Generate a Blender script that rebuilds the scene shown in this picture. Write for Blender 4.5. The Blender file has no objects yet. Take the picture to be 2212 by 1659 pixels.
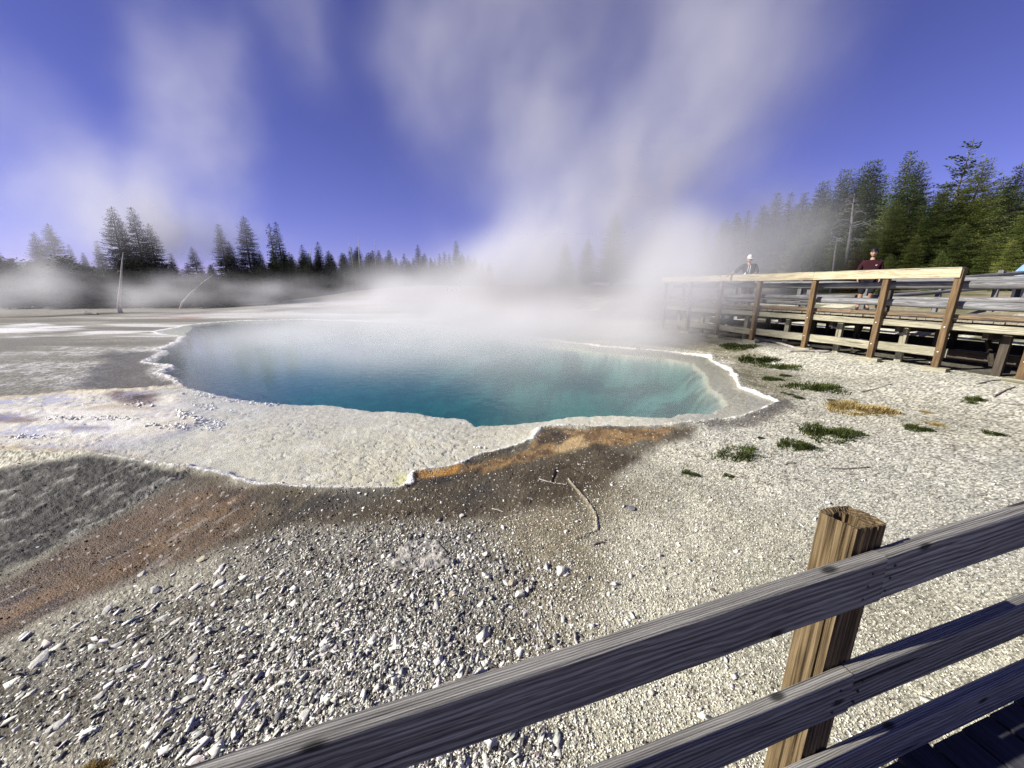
import bpy, bmesh, math, random, time
import numpy as np
from mathutils import Vector, Matrix
T0 = time.time()
random.seed(7)
rng = np.random.default_rng(7)
SC = bpy.context.scene
COL = SC.collection
R = math.radians

# ------------------------------------------------------------------ camera model
FPX, CX, CY, PITCH, H = 831.0, 1106.0, 829.5, 14.1, 1.9
CP, SP = math.cos(R(PITCH)), math.sin(R(PITCH))

def ray(x, y):
    dx, dy = (x - CX) / FPX, (CY - y) / FPX
    return dx, CP + dy * SP, dy * CP - SP          # right, forward, up

def on_z(x, y, z=0.0):
    """Where the line of sight through a photo point meets the level z."""
    a, b, c = ray(x, y)
    t = (z - H) / c
    return a * t, b * t

def at(x, y, Y):
    a, b, c = ray(x, y)
    t = Y / b
    return Vector((a * t, Y, H + c * t))

cam = bpy.data.cameras.new('camera')
cam.sensor_width = 36.0
cam.lens = FPX / 2212.0 * 36.0
cam.clip_start, cam.clip_end = 0.05, 3000
co = bpy.data.objects.new('camera', cam)
COL.objects.link(co)
co.location = (0, 0, H)
co.rotation_euler = (R(90 - PITCH), 0, 0)
SC.camera = co

# ------------------------------------------------------------------ object helpers
def tag(o, label=None, cat=None, group=None, kind=None):
    if label: o['label'] = label
    if cat: o['category'] = cat
    if group: o['group'] = group
    if kind: o['kind'] = kind
    return o

def empty(name, loc, label=None, cat=None, group=None, rz=0.0):
    o = bpy.data.objects.new(name, None)
    o.empty_display_size = 0.2
    o.location = loc
    o.rotation_euler = (0, 0, rz)
    COL.objects.link(o)
    return tag(o, label, cat, group)

def mesh_np(name, V, F, mats=(), smooth=False):
    """V (n,3), F list/array of equal-length faces (m,k)."""
    me = bpy.data.meshes.new(name)
    V = np.asarray(V, dtype=np.float32)
    F = np.asarray(F, dtype=np.int32)
    me.vertices.add(len(V))
    me.vertices.foreach_set('co', V.ravel())
    k = F.shape[1]
    me.loops.add(F.size)
    me.loops.foreach_set('vertex_index', F.ravel())
    me.polygons.add(len(F))
    me.polygons.foreach_set('loop_start', np.arange(0, F.size, k, dtype=np.int32))
    if smooth:
        me.polygons.foreach_set('use_smooth', np.ones(len(F), dtype=bool))
    me.update(calc_edges=True)
    for m in mats: me.materials.append(m)
    return me

WM = {}
def world_of(o):
    if o.name in WM: return WM[o.name]
    return Matrix.Translation(o.location) @ o.rotation_euler.to_matrix().to_4x4()

def obj(name, me, parent=None, mat=None, M=None):
    if mat is not None and len(me.materials) == 0: me.materials.append(mat)
    o = bpy.data.objects.new(name, me)
    COL.objects.link(o)
    if parent is not None:
        o.parent = parent
        if M is not None: o.matrix_basis = world_of(parent).inverted() @ M
    elif M is not None:
        o.matrix_basis = M
    if M is not None: WM[o.name] = M.copy()
    return o

def frame(p0, p1, up=(0, 0, 1)):
    x = (Vector(p1) - Vector(p0)).normalized()
    up = Vector(up)
    y = up.cross(x)
    if y.length < 1e-4: y = Vector((0, 1, 0)).cross(x)
    y.normalize()
    z = x.cross(y)
    M = Matrix((x, y, z)).transposed().to_4x4()
    M.translation = Vector(p0)
    return M

def board_mesh(L, w, h, seg=None, ch=0.004, wob=0.002, seed=0, ends=0.0):
    """A sawn board along +X, w across Y, h across Z, eased edges and a little warp."""
    r = random.Random(seed)
    seg = seg or max(2, int(L / 0.25))
    a, b = w / 2, h / 2
    ring = [(-a + ch, -b), (a - ch, -b), (a, -b + ch), (a, b - ch), (a - ch, b), (-a + ch, b), (-a, b - ch), (-a, -b + ch)]
    ph = [r.uniform(0, 6.28) for _ in range(4)]
    V, F, G = [], [], []
    for i in range(seg + 1):
        t = i / seg
        oy = wob * math.sin(ph[0] + 5 * t) + wob * .4 * math.sin(ph[1] + 17 * t)
        oz = wob * math.sin(ph[2] + 4 * t) + wob * .4 * math.sin(ph[3] + 15 * t)
        for (y, z) in ring:
            V.append((t * L, y + oy + r.uniform(-1, 1) * wob * .25, z + oz + r.uniform(-1, 1) * wob * .25))
    for i in range(seg):
        for k in range(8):
            k2 = (k + 1) % 8
            F.append((i * 8 + k, i * 8 + k2, (i + 1) * 8 + k2, (i + 1) * 8 + k))
    me = bpy.data.meshes.new('board')
    n = seg * 8
    me.from_pydata(V, [], F + [tuple(reversed(range(8))), tuple(n + k for k in range(8))])
    me.update()
    return me

_bseed = [0]
def board(name, p0, p1, w, h, mat, parent=None, up=(0, 0, 1), **kw):
    _bseed[0] += 1
    L = (Vector(p1) - Vector(p0)).length
    me = board_mesh(L, w, h, seed=_bseed[0], **kw)
    return obj(name, me, parent, mat, frame(p0, p1, up))

def log_mesh(L, r0, r1, seed=0, n=12, seg=None, bend=0.02):
    rr = random.Random(seed)
    seg = seg or max(4, int(L / 0.3))
    ph = [rr.uniform(0, 6.28) for _ in range(6)]
    V, F = [], []
    for i in range(seg + 1):
        t = i / seg
        ra = r0 + (r1 - r0) * t
        oy = bend * math.sin(ph[0] + 3 * t); oz = bend * math.sin(ph[1] + 4 * t)
        for k in range(n):
            a = 2 * math.pi * k / n
            q = ra * (1 + .06 * math.sin(3 * a + ph[2] + 2 * t) + .04 * math.sin(ph[3] + 11 * t + a) + rr.uniform(-.03, .03))
            V.append((t * L, oy + q * math.cos(a), oz + q * math.sin(a)))
    for i in range(seg):
        for k in range(n):
            k2 = (k + 1) % n
            F.append((i * n + k, i * n + k2, (i + 1) * n + k2, (i + 1) * n + k))
    me = bpy.data.meshes.new('log')
    b = seg * n
    me.from_pydata(V, [], F + [tuple(reversed(range(n))), tuple(b + k for k in range(n))])
    for p in me.polygons[:seg * n]: p.use_smooth = True
    me.update()
    return me

def tube_mesh(pts, radii, n=7, seed=0, rough=.08):
    rr = random.Random(seed)
    P = [Vector(p) for p in pts]
    V, F = [], []
    for i, p in enumerate(P):
        d = (P[min(i + 1, len(P) - 1)] - P[max(i - 1, 0)]).normalized()
        s = d.cross(Vector((.31, .17, .93)))
        if s.length < .05: s = d.cross(Vector((1, 0, 0)))
        s.normalize(); u = s.cross(d)
        for k in range(n):
            a = 2 * math.pi * k / n
            q = radii[i] * (1 + rr.uniform(-rough, rough))
            V.append(p + s * (q * math.cos(a)) + u * (q * math.sin(a)))
    for i in range(len(P) - 1):
        for k in range(n):
            k2 = (k + 1) % n
            F.append((i * n + k, i * n + k2, (i + 1) * n + k2, (i + 1) * n + k))
    V = [tuple(v) for v in V]
    m = (len(P) - 1) * n
    return V, F + [tuple(reversed(range(n))), tuple(m + k for k in range(n))]

def join_tubes(name, tubes):
    V, F = [], []
    for v, f in tubes:
        o = len(V)
        V += v
        F += [tuple(i + o for i in q) for q in f]
    me = bpy.data.meshes.new(name)
    me.from_pydata(V, [], F)
    for p in me.polygons: p.use_smooth = True
    me.update()
    return me

# ------------------------------------------------------------------ materials
def new_mat(name):
    m = bpy.data.materials.new(name)
    m.use_nodes = True
    nt = m.node_tree
    for n in list(nt.nodes):
        if n.type != 'OUTPUT_MATERIAL' and n.type != 'BSDF_PRINCIPLED': nt.nodes.remove(n)
    b = nt.nodes['Principled BSDF']
    b.inputs['Roughness'].default_value = .85
    b.inputs['Specular IOR Level'].default_value = .25
    return m, nt, b

def N(nt, typ, **kw):
    n = nt.nodes.new(typ)
    for k, v in kw.items():
        if k == 'inp':
            for i, val in v.items():
                s = n.inputs[i]
                if hasattr(val, 'is_linked') or isinstance(val, bpy.types.NodeSocket): nt.links.new(val, s)
                else: s.default_value = val
        else: setattr(n, k, v)
    return n

def ramp(nt, fac, stops, interp='LINEAR'):
    n = nt.nodes.new('ShaderNodeValToRGB')
    n.color_ramp.interpolation = interp
    e = n.color_ramp.elements
    while len(e) < len(stops): e.new(.5)
    for i, (p, c) in enumerate(stops):
        e[i].position = p
        e[i].color = (*c, 1) if len(c) == 3 else c
    nt.links.new(fac, n.inputs[0])
    return n.outputs[0]

def wood(name, light, mid, dark, bump=.35, rough=.85, fine=60.0, vary=.25, checks=.5, ring=34.0, figure=.25, knots=False):
    """Sawn or weathered timber: long grain along the object's X, growth-ring figure, drying cracks."""
    m, nt, b = new_mat(name)
    tc = N(nt, 'ShaderNodeTexCoord')
    info = N(nt, 'ShaderNodeObjectInfo')
    off = N(nt, 'ShaderNodeVectorMath', operation='SCALE', inp={0: (17.0, 31.0, 9.0), 'Scale': info.outputs['Random']})
    add = N(nt, 'ShaderNodeVectorMath', operation='ADD', inp={0: tc.outputs['Object'], 1: off.outputs[0]})
    def stretched(sx, sy):
        return N(nt, 'ShaderNodeVectorMath', operation='MULTIPLY', inp={0: add.outputs[0], 1: (sx, sy, sy)}).outputs[0]
    wav = N(nt, 'ShaderNodeTexNoise', inp={'Vector': stretched(1.1, 5.0), 'Scale': 1.0, 'Detail': 3.0, 'Distortion': .6})
    ctr = N(nt, 'ShaderNodeVectorMath', operation='ADD', inp={0: stretched(.24, 1.0), 1: (0, .045, .11)})
    sin = N(nt, 'ShaderNodeTexWave', wave_type='RINGS', rings_direction='X', inp={'Vector': ctr.outputs[0], 'Scale': ring, 'Distortion': 9.0, 'Detail': 3.0, 'Detail Scale': .22, 'Detail Roughness': .6})
    fin = N(nt, 'ShaderNodeTexNoise', inp={'Vector': stretched(2.2, fine), 'Scale': 1.0, 'Detail': 6.0, 'Roughness': .7})
    mx = N(nt, 'ShaderNodeMath', operation='MULTIPLY_ADD', inp={0: sin.outputs[0], 1: figure, 2: fin.outputs['Fac']})
    c1 = ramp(nt, mx.outputs[0], [(.28 + figure * .3, dark), (.48 + figure * .5, mid), (.72 + figure * .6, light)])
    big = N(nt, 'ShaderNodeTexNoise', inp={'Vector': stretched(.9, 3.5), 'Scale': 1.3, 'Detail': 4.0})
    va = N(nt, 'ShaderNodeMath', operation='MULTIPLY_ADD', inp={0: big.outputs['Fac'], 1: vary * 2.4, 2: 1 - vary * 1.2})
    va2 = N(nt, 'ShaderNodeMath', operation='MULTIPLY_ADD', inp={0: info.outputs['Random'], 1: .22, 2: -.11})
    va3 = N(nt, 'ShaderNodeMath', operation='ADD', inp={0: va.outputs[0], 1: va2.outputs[0]})
    mul = N(nt, 'ShaderNodeVectorMath', operation='SCALE', inp={0: c1, 'Scale': va3.outputs[0]})
    crk = N(nt, 'ShaderNodeTexNoise', inp={'Vector': stretched(.8, fine * .55), 'Scale': 1.0, 'Detail': 2.0})
    cr = N(nt, 'ShaderNodeMapRange', inp={'Value': crk.outputs['Fac'], 'From Min': .30, 'From Max': .36, 'To Min': 1 - checks, 'To Max': 1.0})
    mul2 = N(nt, 'ShaderNodeVectorMath', operation='SCALE', inp={0: mul.outputs[0], 'Scale': cr.outputs[0]})
    colr = mul2.outputs[0]
    if knots:
        sp = N(nt, 'ShaderNodeSeparateXYZ', inp={0: add.outputs[0]})
        yz = N(nt, 'ShaderNodeMath', operation='ADD', inp={0: sp.outputs[1], 1: sp.outputs[2]})
        kx = N(nt, 'ShaderNodeMath', operation='MULTIPLY', inp={0: sp.outputs[0], 1: 2.4}); ky = N(nt, 'ShaderNodeMath', operation='MULTIPLY', inp={0: yz.outputs[0], 1: 5.0})
        kc = N(nt, 'ShaderNodeCombineXYZ', inp={0: kx.outputs[0], 1: ky.outputs[0]})
        kv = N(nt, 'ShaderNodeTexVoronoi', voronoi_dimensions='2D', inp={'Vector': kc.outputs[0], 'Scale': 1.0})
        kr = N(nt, 'ShaderNodeMapRange', interpolation_type='SMOOTHSTEP', inp={'Value': kv.outputs['Distance'], 'From Min': .025, 'From Max': .085, 'To Min': .15, 'To Max': 1.0})
        colr = N(nt, 'ShaderNodeVectorMath', operation='SCALE', inp={0: colr, 'Scale': kr.outputs[0]}).outputs[0]
        ck = N(nt, 'ShaderNodeTexNoise', inp={'Vector': stretched(1.3, 26.0), 'Scale': 1.0, 'Detail': 1.0})
        cr2 = N(nt, 'ShaderNodeMapRange', inp={'Value': ck.outputs['Fac'], 'From Min': .255, 'From Max': .275, 'To Min': .12, 'To Max': 1.0})
        colr = N(nt, 'ShaderNodeVectorMath', operation='SCALE', inp={0: colr, 'Scale': cr2.outputs[0]}).outputs[0]
    nt.links.new(colr, b.inputs['Base Color'])
    hh = N(nt, 'ShaderNodeMath', operation='MULTIPLY_ADD', inp={0: cr.outputs[0], 1: .5, 2: mx.outputs[0]})
    bp = N(nt, 'ShaderNodeBump', inp={'Height': hh.outputs[0], 'Strength': bump, 'Distance': .006})
    nt.links.new(bp.outputs[0], b.inputs['Normal'])
    b.inputs['Roughness'].default_value = rough
    return m

M_RAIL = wood('weathered_grey_timber', (.39, .38, .35), (.170, .162, .145), (.026, .024, .022), bump=.8, fine=170, vary=.14, ring=62.0, figure=.20, knots=True)
M_POST = wood('golden_treated_timber', (.215, .16, .088), (.105, .072, .034), (.022, .015, .009), bump=.9, fine=130, vary=.22, knots=True)
M_POSTF = wood('orange_post_timber', (.235, .16, .085), (.125, .08, .038), (.038, .024, .013), bump=.4, fine=30, vary=.25)
M_HAND = wood('pale_yellow_timber', (.58, .52, .37), (.42, .36, .235), (.17, .125, .07), bump=.3, fine=26, vary=.22)
M_LOG = wood('bleached_log_wood', (.24, .24, .24), (.145, .145, .147), (.05, .048, .048), bump=.4, fine=22, vary=.3)
M_PLANK = wood('greenish_grey_plank', (.38, .36, .27), (.25, .235, .165), (.09, .08, .052), bump=.35, fine=26, vary=.25)
M_CURB = wood('brown_curb_timber', (.24, .18, .115), (.14, .10, .06), (.048, .034, .022), bump=.35, fine=26, vary=.3)
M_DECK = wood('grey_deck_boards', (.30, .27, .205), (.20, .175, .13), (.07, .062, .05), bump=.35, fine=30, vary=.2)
M_DECKN = wood('shadow_toned_deck_boards', (.075, .075, .085), (.042, .042, .05), (.014, .014, .018), bump=.5, fine=40, vary=.3)  # cast shadow on the near deck is put into this dark wood colour
M_UNDER = wood('dark_support_timber', (.085, .07, .05), (.05, .04, .03), (.018, .015, .012), bump=.3, fine=22, vary=.3)
M_DEAD = wood('bleached_dead_wood', (.52, .49, .45), (.36, .335, .305), (.14, .125, .11), bump=.4, fine=18, vary=.25)
M_STICK = wood('dark_grey_stick_bark', (.30, .27, .24), (.17, .15, .13), (.06, .05, .045), bump=.4, fine=50, vary=.3)
M_BARK = wood('conifer_bark', (.17, .135, .105), (.10, .078, .06), (.035, .028, .022), bump=.5, fine=9, vary=.3)

def plain(name, c, rough=.85, var=.15, scale=14, spec=.25):
    m, nt, b = new_mat(name)
    tc = N(nt, 'ShaderNodeTexCoord')
    n = N(nt, 'ShaderNodeTexNoise', inp={'Vector': tc.outputs['Object'], 'Scale': scale, 'Detail': 5.0})
    lo = tuple(v * (1 - var) for v in c); hi = tuple(min(1, v * (1 + var)) for v in c)
    nt.links.new(ramp(nt, n.outputs['Fac'], [(.3, lo), (.7, hi)]), b.inputs['Base Color'])
    bp = N(nt, 'ShaderNodeBump', inp={'Height': n.outputs['Fac'], 'Strength': .2, 'Distance': .01})
    nt.links.new(bp.outputs[0], b.inputs['Normal'])
    b.inputs['Roughness'].default_value = rough
    b.inputs['Specular IOR Level'].default_value = spec
    return m

M_NAIL = plain('rusty_nail_steel', (.03, .026, .026), .6)
M_BOLT = plain('galvanised_bolt_steel', (.6, .6, .58), .45, spec=.5)

# ------------------------------------------------------------------ numpy noise
def hsh(ix, iy, seed=0):
    with np.errstate(over='ignore'):
        h = ix.astype(np.int64) * 374761393 + iy.astype(np.int64) * 668265263 + seed * 974711
        h = (h ^ (h >> 13)) * 1274126177
        h = h ^ (h >> 16)
        h = (h * 2246822519) & 0xffffffff
        h = h ^ (h >> 15)
    return (h & 0xffffff).astype(np.float32) / np.float32(0x1000000)

def vn(x, y, seed=0):
    fx, fy = np.floor(x), np.floor(y)
    ix, iy = fx.astype(np.int64), fy.astype(np.int64)
    u, v = x - fx, y - fy
    u = u * u * (3 - 2 * u); v = v * v * (3 - 2 * v)
    a = hsh(ix, iy, seed); b = hsh(ix + 1, iy, seed); c = hsh(ix, iy + 1, seed); d = hsh(ix + 1, iy + 1, seed)
    return (a + (b - a) * u) * (1 - v) + (c + (d - c) * u) * v

def fbm(x, y, oct=4, seed=0, rough=.5):
    s = 0; a = 1; t = 0
    for o in range(oct):
        s = s + a * vn(x * 2 ** o + 13.7 * o, y * 2 ** o + 7.1 * o, seed + o)
        t += a; a *= rough
    return s / t

def worley(x, y, seed=0):
    fx, fy = np.floor(x), np.floor(y)
    ix, iy = fx.astype(np.int64), fy.astype(np.int64)
    best = np.full(x.shape, 9.0, dtype=np.float32); second = best.copy(); bid = np.zeros(x.shape, dtype=np.float32)
    for dx in (-1, 0, 1):
        for dy in (-1, 0, 1):
            jx, jy = ix + dx, iy + dy
            px = jx + hsh(jx, jy, seed); py = jy + hsh(jx, jy, seed + 5)
            d = (px - x) ** 2 + (py - y) ** 2
            m = d < best
            second = np.where(m, best, np.minimum(second, d))
            bid = np.where(m, hsh(jx, jy, seed + 9), bid)
            best = np.where(m, d, best)
    return np.sqrt(best), bid, np.sqrt(second)

def sstep(a, b, x):
    t = np.clip((x - a) / (b - a), 0, 1)
    return t * t * (3 - 2 * t)

def poly_px(pts, z=0.0):
    return np.array([on_z(x, y, z) for x, y in pts])

def poly_sd(X, Y, P, margin=4.0):
    """Signed distance to polygon P, positive inside; -margin where far off."""
    out = np.full(X.shape, -margin, dtype=np.float32)
    sel = np.nonzero((X > P[:, 0].min() - margin) & (X < P[:, 0].max() + margin) & (Y > P[:, 1].min() - margin) & (Y < P[:, 1].max() + margin))[0]
    x, y = X[sel], Y[sel]
    d2 = np.full(x.shape, 1e9); ins = np.zeros(x.shape, dtype=bool)
    for i in range(len(P)):
        ax, ay = P[i]; bx, by = P[(i + 1) % len(P)]
        ex, ey = bx - ax, by - ay
        t = np.clip(((x - ax) * ex + (y - ay) * ey) / (ex * ex + ey * ey + 1e-12), 0, 1)
        d2 = np.minimum(d2, (x - ax - t * ex) ** 2 + (y - ay - t * ey) ** 2)
        if ay != by:
            c = (ay > y) != (by > y)
            ins ^= c & (x < (bx - ax) * (y - ay) / (by - ay) + ax)
    out[sel] = np.where(ins, 1, -1) * np.minimum(np.sqrt(d2), margin)
    return out
# ------------------------------------------------------------------ the lie of the land
RIM = poly_px([(520,693),(430,699),(330,716),(392,727),(388,738),(338,756),(366,758),(318,782),(382,790),(350,806),(374,816),(404,833),
    (250,843),(150,847),(0,861),(-300,880),(-300,985),(0,976),(100,978),(190,980),(230,985),(300,997),(370,1001),(430,1011),(470,1020),
    (510,1036),(560,1045),(640,1051),(700,1053),(770,1053),(860,1055),(888,1046),(889,1020),(930,1011),(990,1004),(1020,986),(1090,970),
    (1150,950),(1170,926),(1190,919),(1290,922),(1400,920),(1500,913),(1560,905),(1640,886),(1682,869),(1655,860),(1632,848),(1600,836),
    (1578,800),(1535,771),(1450,760),(1310,748),(1200,735),(1100,720),(1000,706),(900,698),(800,694),(650,690)])
DEEP = poly_px([(600,695),(480,698),(420,703),(402,727),(398,738),(360,754),(378,760),(340,782),(394,792),(364,806),(386,816),(412,836),
    (480,852),(580,866),(640,869),(720,870),(800,884),(870,884),(960,896),(1010,901),(1035,915),(1075,913),(1120,909),(1180,904),(1250,895),
    (1350,892),(1450,897),(1462,889),(1540,888),(1562,868),(1553,850),(1528,828),(1520,803),(1495,783),(1440,772),(1310,760),(1180,745),
    (1080,728),(980,712),(880,703),(760,699)])
LEFTFLAT = poly_px([(404,833),(250,840),(0,858),(-300,878),(-300,990),(0,980),(190,982),(300,960),(390,935),(440,905),(430,870)])

E0 = np.array([9.38, 8.36]); U0 = np.array([-.35, .937]); N0 = np.array([.937, .35])   # the far boardwalk's near edge

def bw_n(X, Y): return (X - E0[0]) * N0[0] + (Y - E0[1]) * N0[1]

def warp(X, Y):
    r = np.hypot(X, Y)
    a = .02 + .009 * r
    b = .012 + .002 * r
    wx = a * (fbm(X * 1.1, Y * 1.1, 3, 11) - .5) * 2 + b * (vn(X * 9, Y * 9, 12) - .5) * 2
    wy = a * (fbm(X * 1.1, Y * 1.1, 3, 21) - .5) * 2 + b * (vn(X * 9, Y * 9, 22) - .5) * 2
    return X + wx, Y + wy

def terrain(X, Y):
    """Broad ground level and signed distances to the pool's crusted rim and to the deep basin."""
    wx, wy = warp(X, Y)
    sR = poly_sd(wx, wy, RIM, 6.0)
    sD = poly_sd(wx, wy, DEEP, 6.0)
    n = bw_n(X, Y)
    r = np.hypot(X, Y)
    rise = .15 * sstep(-3.2, 0, n) + 1.2 * sstep(3.0, 9, n) + .9 * sstep(9, 30, n)
    hill = sstep(23, 50, Y) * (.15 + 1.9 * sstep(-34, -9, X))
    out = np.maximum(rise, hill)
    out = out - .05 * sstep(0, .7, -sR) * sstep(12, 6, Y) - .16 * sstep(1, 6, -X) * sstep(7.5, 2.5, Y) * sstep(0, 1.2, -sR)
    out = out + .05 * (fbm(X * .35, Y * .35, 3, 31) - .5) * np.minimum(1, r / 8) * sstep(0, 1.0, -sR)
    out = out + (fbm(X * .12, Y * .12, 3, 33) - .5) * .5 * sstep(30, 60, r)
    shelf = -.030 - .012 * fbm(X * 2, Y * 2, 2, 41)
    lf = sstep(-.1, .25, poly_sd(wx, wy, LEFTFLAT, 3.0))
    shelf = shelf + lf * (.036 + .03 * (fbm(X * 1.2, Y * 2.4, 3, 43) - .45))
    lip = sstep(-.06, .05, sD)
    basin = -.10 * lip - .55 * sstep(.02, .5, sD + .22 * (fbm(X * 1.7, Y * 1.7, 3, 45) - .5)) - 1.5 * sstep(.2, 3.6, sD)
    inside = shelf * (1 - lip) + (basin - .02) * lip
    w = .035 + .006 * r
    z = np.where(sR > 0, inside, out)
    blend = sstep(-w, w, sR)
    z = out * (1 - blend) + inside * blend
    crust = np.exp(-(sR / w) ** 2) * (.022 + .03 * fbm(X * 7, Y * 7, 2, 47))
    far_lf = sstep(-9, -14, X)
    z = z + crust * (1 - .6 * far_lf)
    return z, sR, sD, lf

def gz(x, y):
    return float(terrain(np.array([x], dtype=float), np.array([y], dtype=float))[0][0])

# polar tessellation of the ground, fine where the ground is near
def build_rings():
    fine = np.radians(np.arange(-66, 66.001, .12))
    coarse = np.radians(np.linspace(66, 294, 64)[1:-1])
    ang = np.concatenate([fine, coarse])
    r = [.03, .3, .6]
    r += list(np.geomspace(.8, 46, int(math.log(46 / .8) / .0048)))
    r += list(np.geomspace(46, 900, 70))[1:]
    return ang, np.array(r)

ANG, RAD = build_rings()
na, nr = len(ANG), len(RAD)
AA, RR = np.meshgrid(ANG, RAD)
GX = (np.sin(AA) * RR).ravel(); GY = (np.cos(AA) * RR).ravel()
GR = RR.ravel()
Z0, SR, SD, LF = terrain(GX, GY)

def zone(pts, soft=.1, noise=.25, freq=1.5, seed=0, octs=3):
    P = poly_px(pts)
    r = GR
    wx = GX + noise * (fbm(GX * freq, GY * freq, octs, 100 + seed) - .5) * 2
    wy = GY + noise * (fbm(GX * freq, GY * freq, octs, 150 + seed) - .5) * 2
    return sstep(-soft, soft, poly_sd(wx, wy, P, 5.0))

C = np.empty((len(GX), 3), dtype=np.float32)
def lay(c, m):
    global C
    m = np.clip(m, 0, 1)[:, None]
    C = C * (1 - m) + np.array(c, dtype=np.float32) * m

f1 = fbm(GX * 1.3, GY * 1.3, 4, 61); f2 = fbm(GX * 6, GY * 6, 4, 62); f3 = fbm(GX * .3, GY * .3, 3, 63)
grn = vn(GX * 60, GY * 60, 64)
front = (SR < .02)
C[:] = (.66, .635, .50)
lay((.45, .435, .34), sstep(.45, .7, f1) * .7)
lay((.70, .69, .60), sstep(.5, .75, f3) * .5)
# coarse grey gravel at the lower left
coarse = zone([(-700,1420),(-100,1330),(250,1250),(430,1190),(560,1135),(700,1100),(900,1085),(1080,1120),(1180,1300),(1120,1500),(1040,1800),(-700,1900)], .5, .5, .9, 1)
lay((.27, .255, .215), coarse)
lay((.13, .115, .09), coarse * sstep(.48, .72, f2) * .85)
# left flats
left = sstep(-2.0, -3.5, GX) * sstep(4.4, 5.2, GY) * (SR < 0)
lay((.30, .285, .245), left)
band = fbm(GX * .16 + 3, GY * .75, 4, 71)
lay((.55, .54, .51), left * sstep(.52, .62, band))
lay((.15, .145, .125), left * sstep(.50, .36, band) * .85)
dark_left = zone([(230,760),(345,760),(318,790),(345,810),(395,832),(250,840),(180,830),(200,790)], .25, .35, 1.2, 3)
lay((.085, .08, .078), dark_left * .9)
olive = zone([(-300,728),(120,724),(330,738),(310,780),(200,830),(0,855),(-300,870)], .3, .5, .8, 4)
lay((.20, .195, .145), olive * .75 * sstep(.3, .6, f2))
white_band = zone([(-300,706),(0,703),(90,697),(140,704),(330,700),(380,714),(250,722),(60,728),(-300,724)], .25, .4, .9, 5)
lay((.70, .69, .67), white_band * sstep(.40, .62, fbm(GX * .35, GY * 1.3, 4, 72)) * .9)
rust_far = zone([(330,684),(430,676),(470,680),(400,690)], .4, .6, .6, 6)
lay((.26, .13, .10), rust_far * .8)
# far ground and the rise behind
far = sstep(22, 30, GY)
lay((.36, .35, .325), far * .8)
lay((.58, .57, .55), far * sstep(.55, .66, fbm(GX * .1, GY * .35, 4, 75)))
lay((.17, .155, .11), sstep(34, 42, GR) * .85)
nb = bw_n(GX, GY)
lay((.20, .16, .10), sstep(6.5, 9, nb) * .85 * (GX > 0))
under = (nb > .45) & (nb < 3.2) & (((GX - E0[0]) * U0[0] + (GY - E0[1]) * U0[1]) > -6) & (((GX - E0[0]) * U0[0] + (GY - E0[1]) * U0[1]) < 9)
lay((.055, .048, .038), under * (.75 + .25 * f2))  # shade below the far deck painted into the soil colour
slope = (nb > 3.2) & (nb < 30) & (GX > 0)
lay((.22, .185, .11), slope * sstep(.40, .56, f1) * .9)
lay((.09, .10, .04), slope * sstep(.55, .68, fbm(GX * .9, GY * .9, 4, 176)) * .8)
# grassy soil between pool and far boardwalk
bank = zone([(1330,735),(1450,700),(1560,735),(1640,770),(1700,815),(1715,850),(1690,868),(1640,845),(1605,830),(1585,795),(1540,765),(1450,752)], .25, .35, 1.4, 7)
lay((.27, .245, .165), bank * .8)
lay((.12, .13, .06), bank * sstep(.52, .66, fbm(GX * 2.4, GY * 2.4, 4, 76)) * .7)
def cpx(*pts): return [(756 + .5952 * a, 820.7 + .5952 * b_) for a, b_ in pts]
lay((.20, .165, .105), zone(cpx((100,430),(400,380),(700,330),(960,300),(1040,380),(960,540),(900,640),(740,720),(640,600),(430,500),(180,510)), .30, .45, 1.8, 44, 5) * .85)
lay((.105, .085, .055), zone(cpx((240,400),(520,370),(760,330),(930,290),(950,380),(800,420),(640,440),(420,440)), .22, .4, 2.2, 45, 5) * .8)
# tan seep down the middle
tan = zone([(1130,1040),(1240,1000),(1300,1090),(1290,1150),(1240,1230),(1250,1330),(1190,1480),(1160,1700),(1060,1700),(1100,1450),(1150,1300),(1165,1180),(1150,1100)], .3, .25, 1.6, 8)
lay((.27, .225, .14), tan * (.55 + .35 * f2))
sdir = np.array(on_z(420, 1020)) - np.array(on_z(0, 1190)); sdir /= np.linalg.norm(sdir)
sa = GX * sdir[0] + GY * sdir[1]; sb = -GX * sdir[1] + GY * sdir[0]
# brown run-off
brown = zone([(-400,1420),(0,1205),(150,1130),(280,1065),(400,1012),(470,1022),(520,1043),(640,1053),(720,1056),(860,1058),(900,1040),(1000,1003),(1180,928),(1300,925),(1470,918),(1500,925),(1420,965),(1360,1005),(1320,1050),(1200,1080),(1060,1110),(880,1120),(700,1125),(560,1150),(430,1185),(250,1235),(100,1300),(-200,1460)], .13, .16, 2.2, 9)
dk = np.array((.060, .045, .025))
lay(dk, brown * (.86 + .14 * sstep(.3, .6, f1)))
rust = zone([(-300,1450),(-60,1270),(120,1165),(250,1105),(340,1060),(440,1045),(520,1062),(560,1085),(500,1140),(330,1205),(180,1270),(0,1350)], .12, .14, 2.0, 10)
lay((.105, .066, .031), rust * .9)
lay((.185, .108, .045), rust * sstep(.50, .66, fbm(sa * 1.3, sb * 6, 5, 77, .6)) * .55)
mid = zone([(560,1060),(860,1064),(900,1062),(1050,1040),(1130,1060),(900,1092),(700,1104),(600,1110)], .15, .2, 2.0, 17)
lay((.050, .046, .040), mid * .8)
orange = zone([(1185,926),(1300,928),(1400,926),(1465,922),(1425,940),(1340,953),(1290,950),(1230,968),(1160,984),(1090,1004),(1030,1018),(960,1024),(1000,1010),(1080,988),(1150,958)], .05, .07, 3.5, 11)
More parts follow.
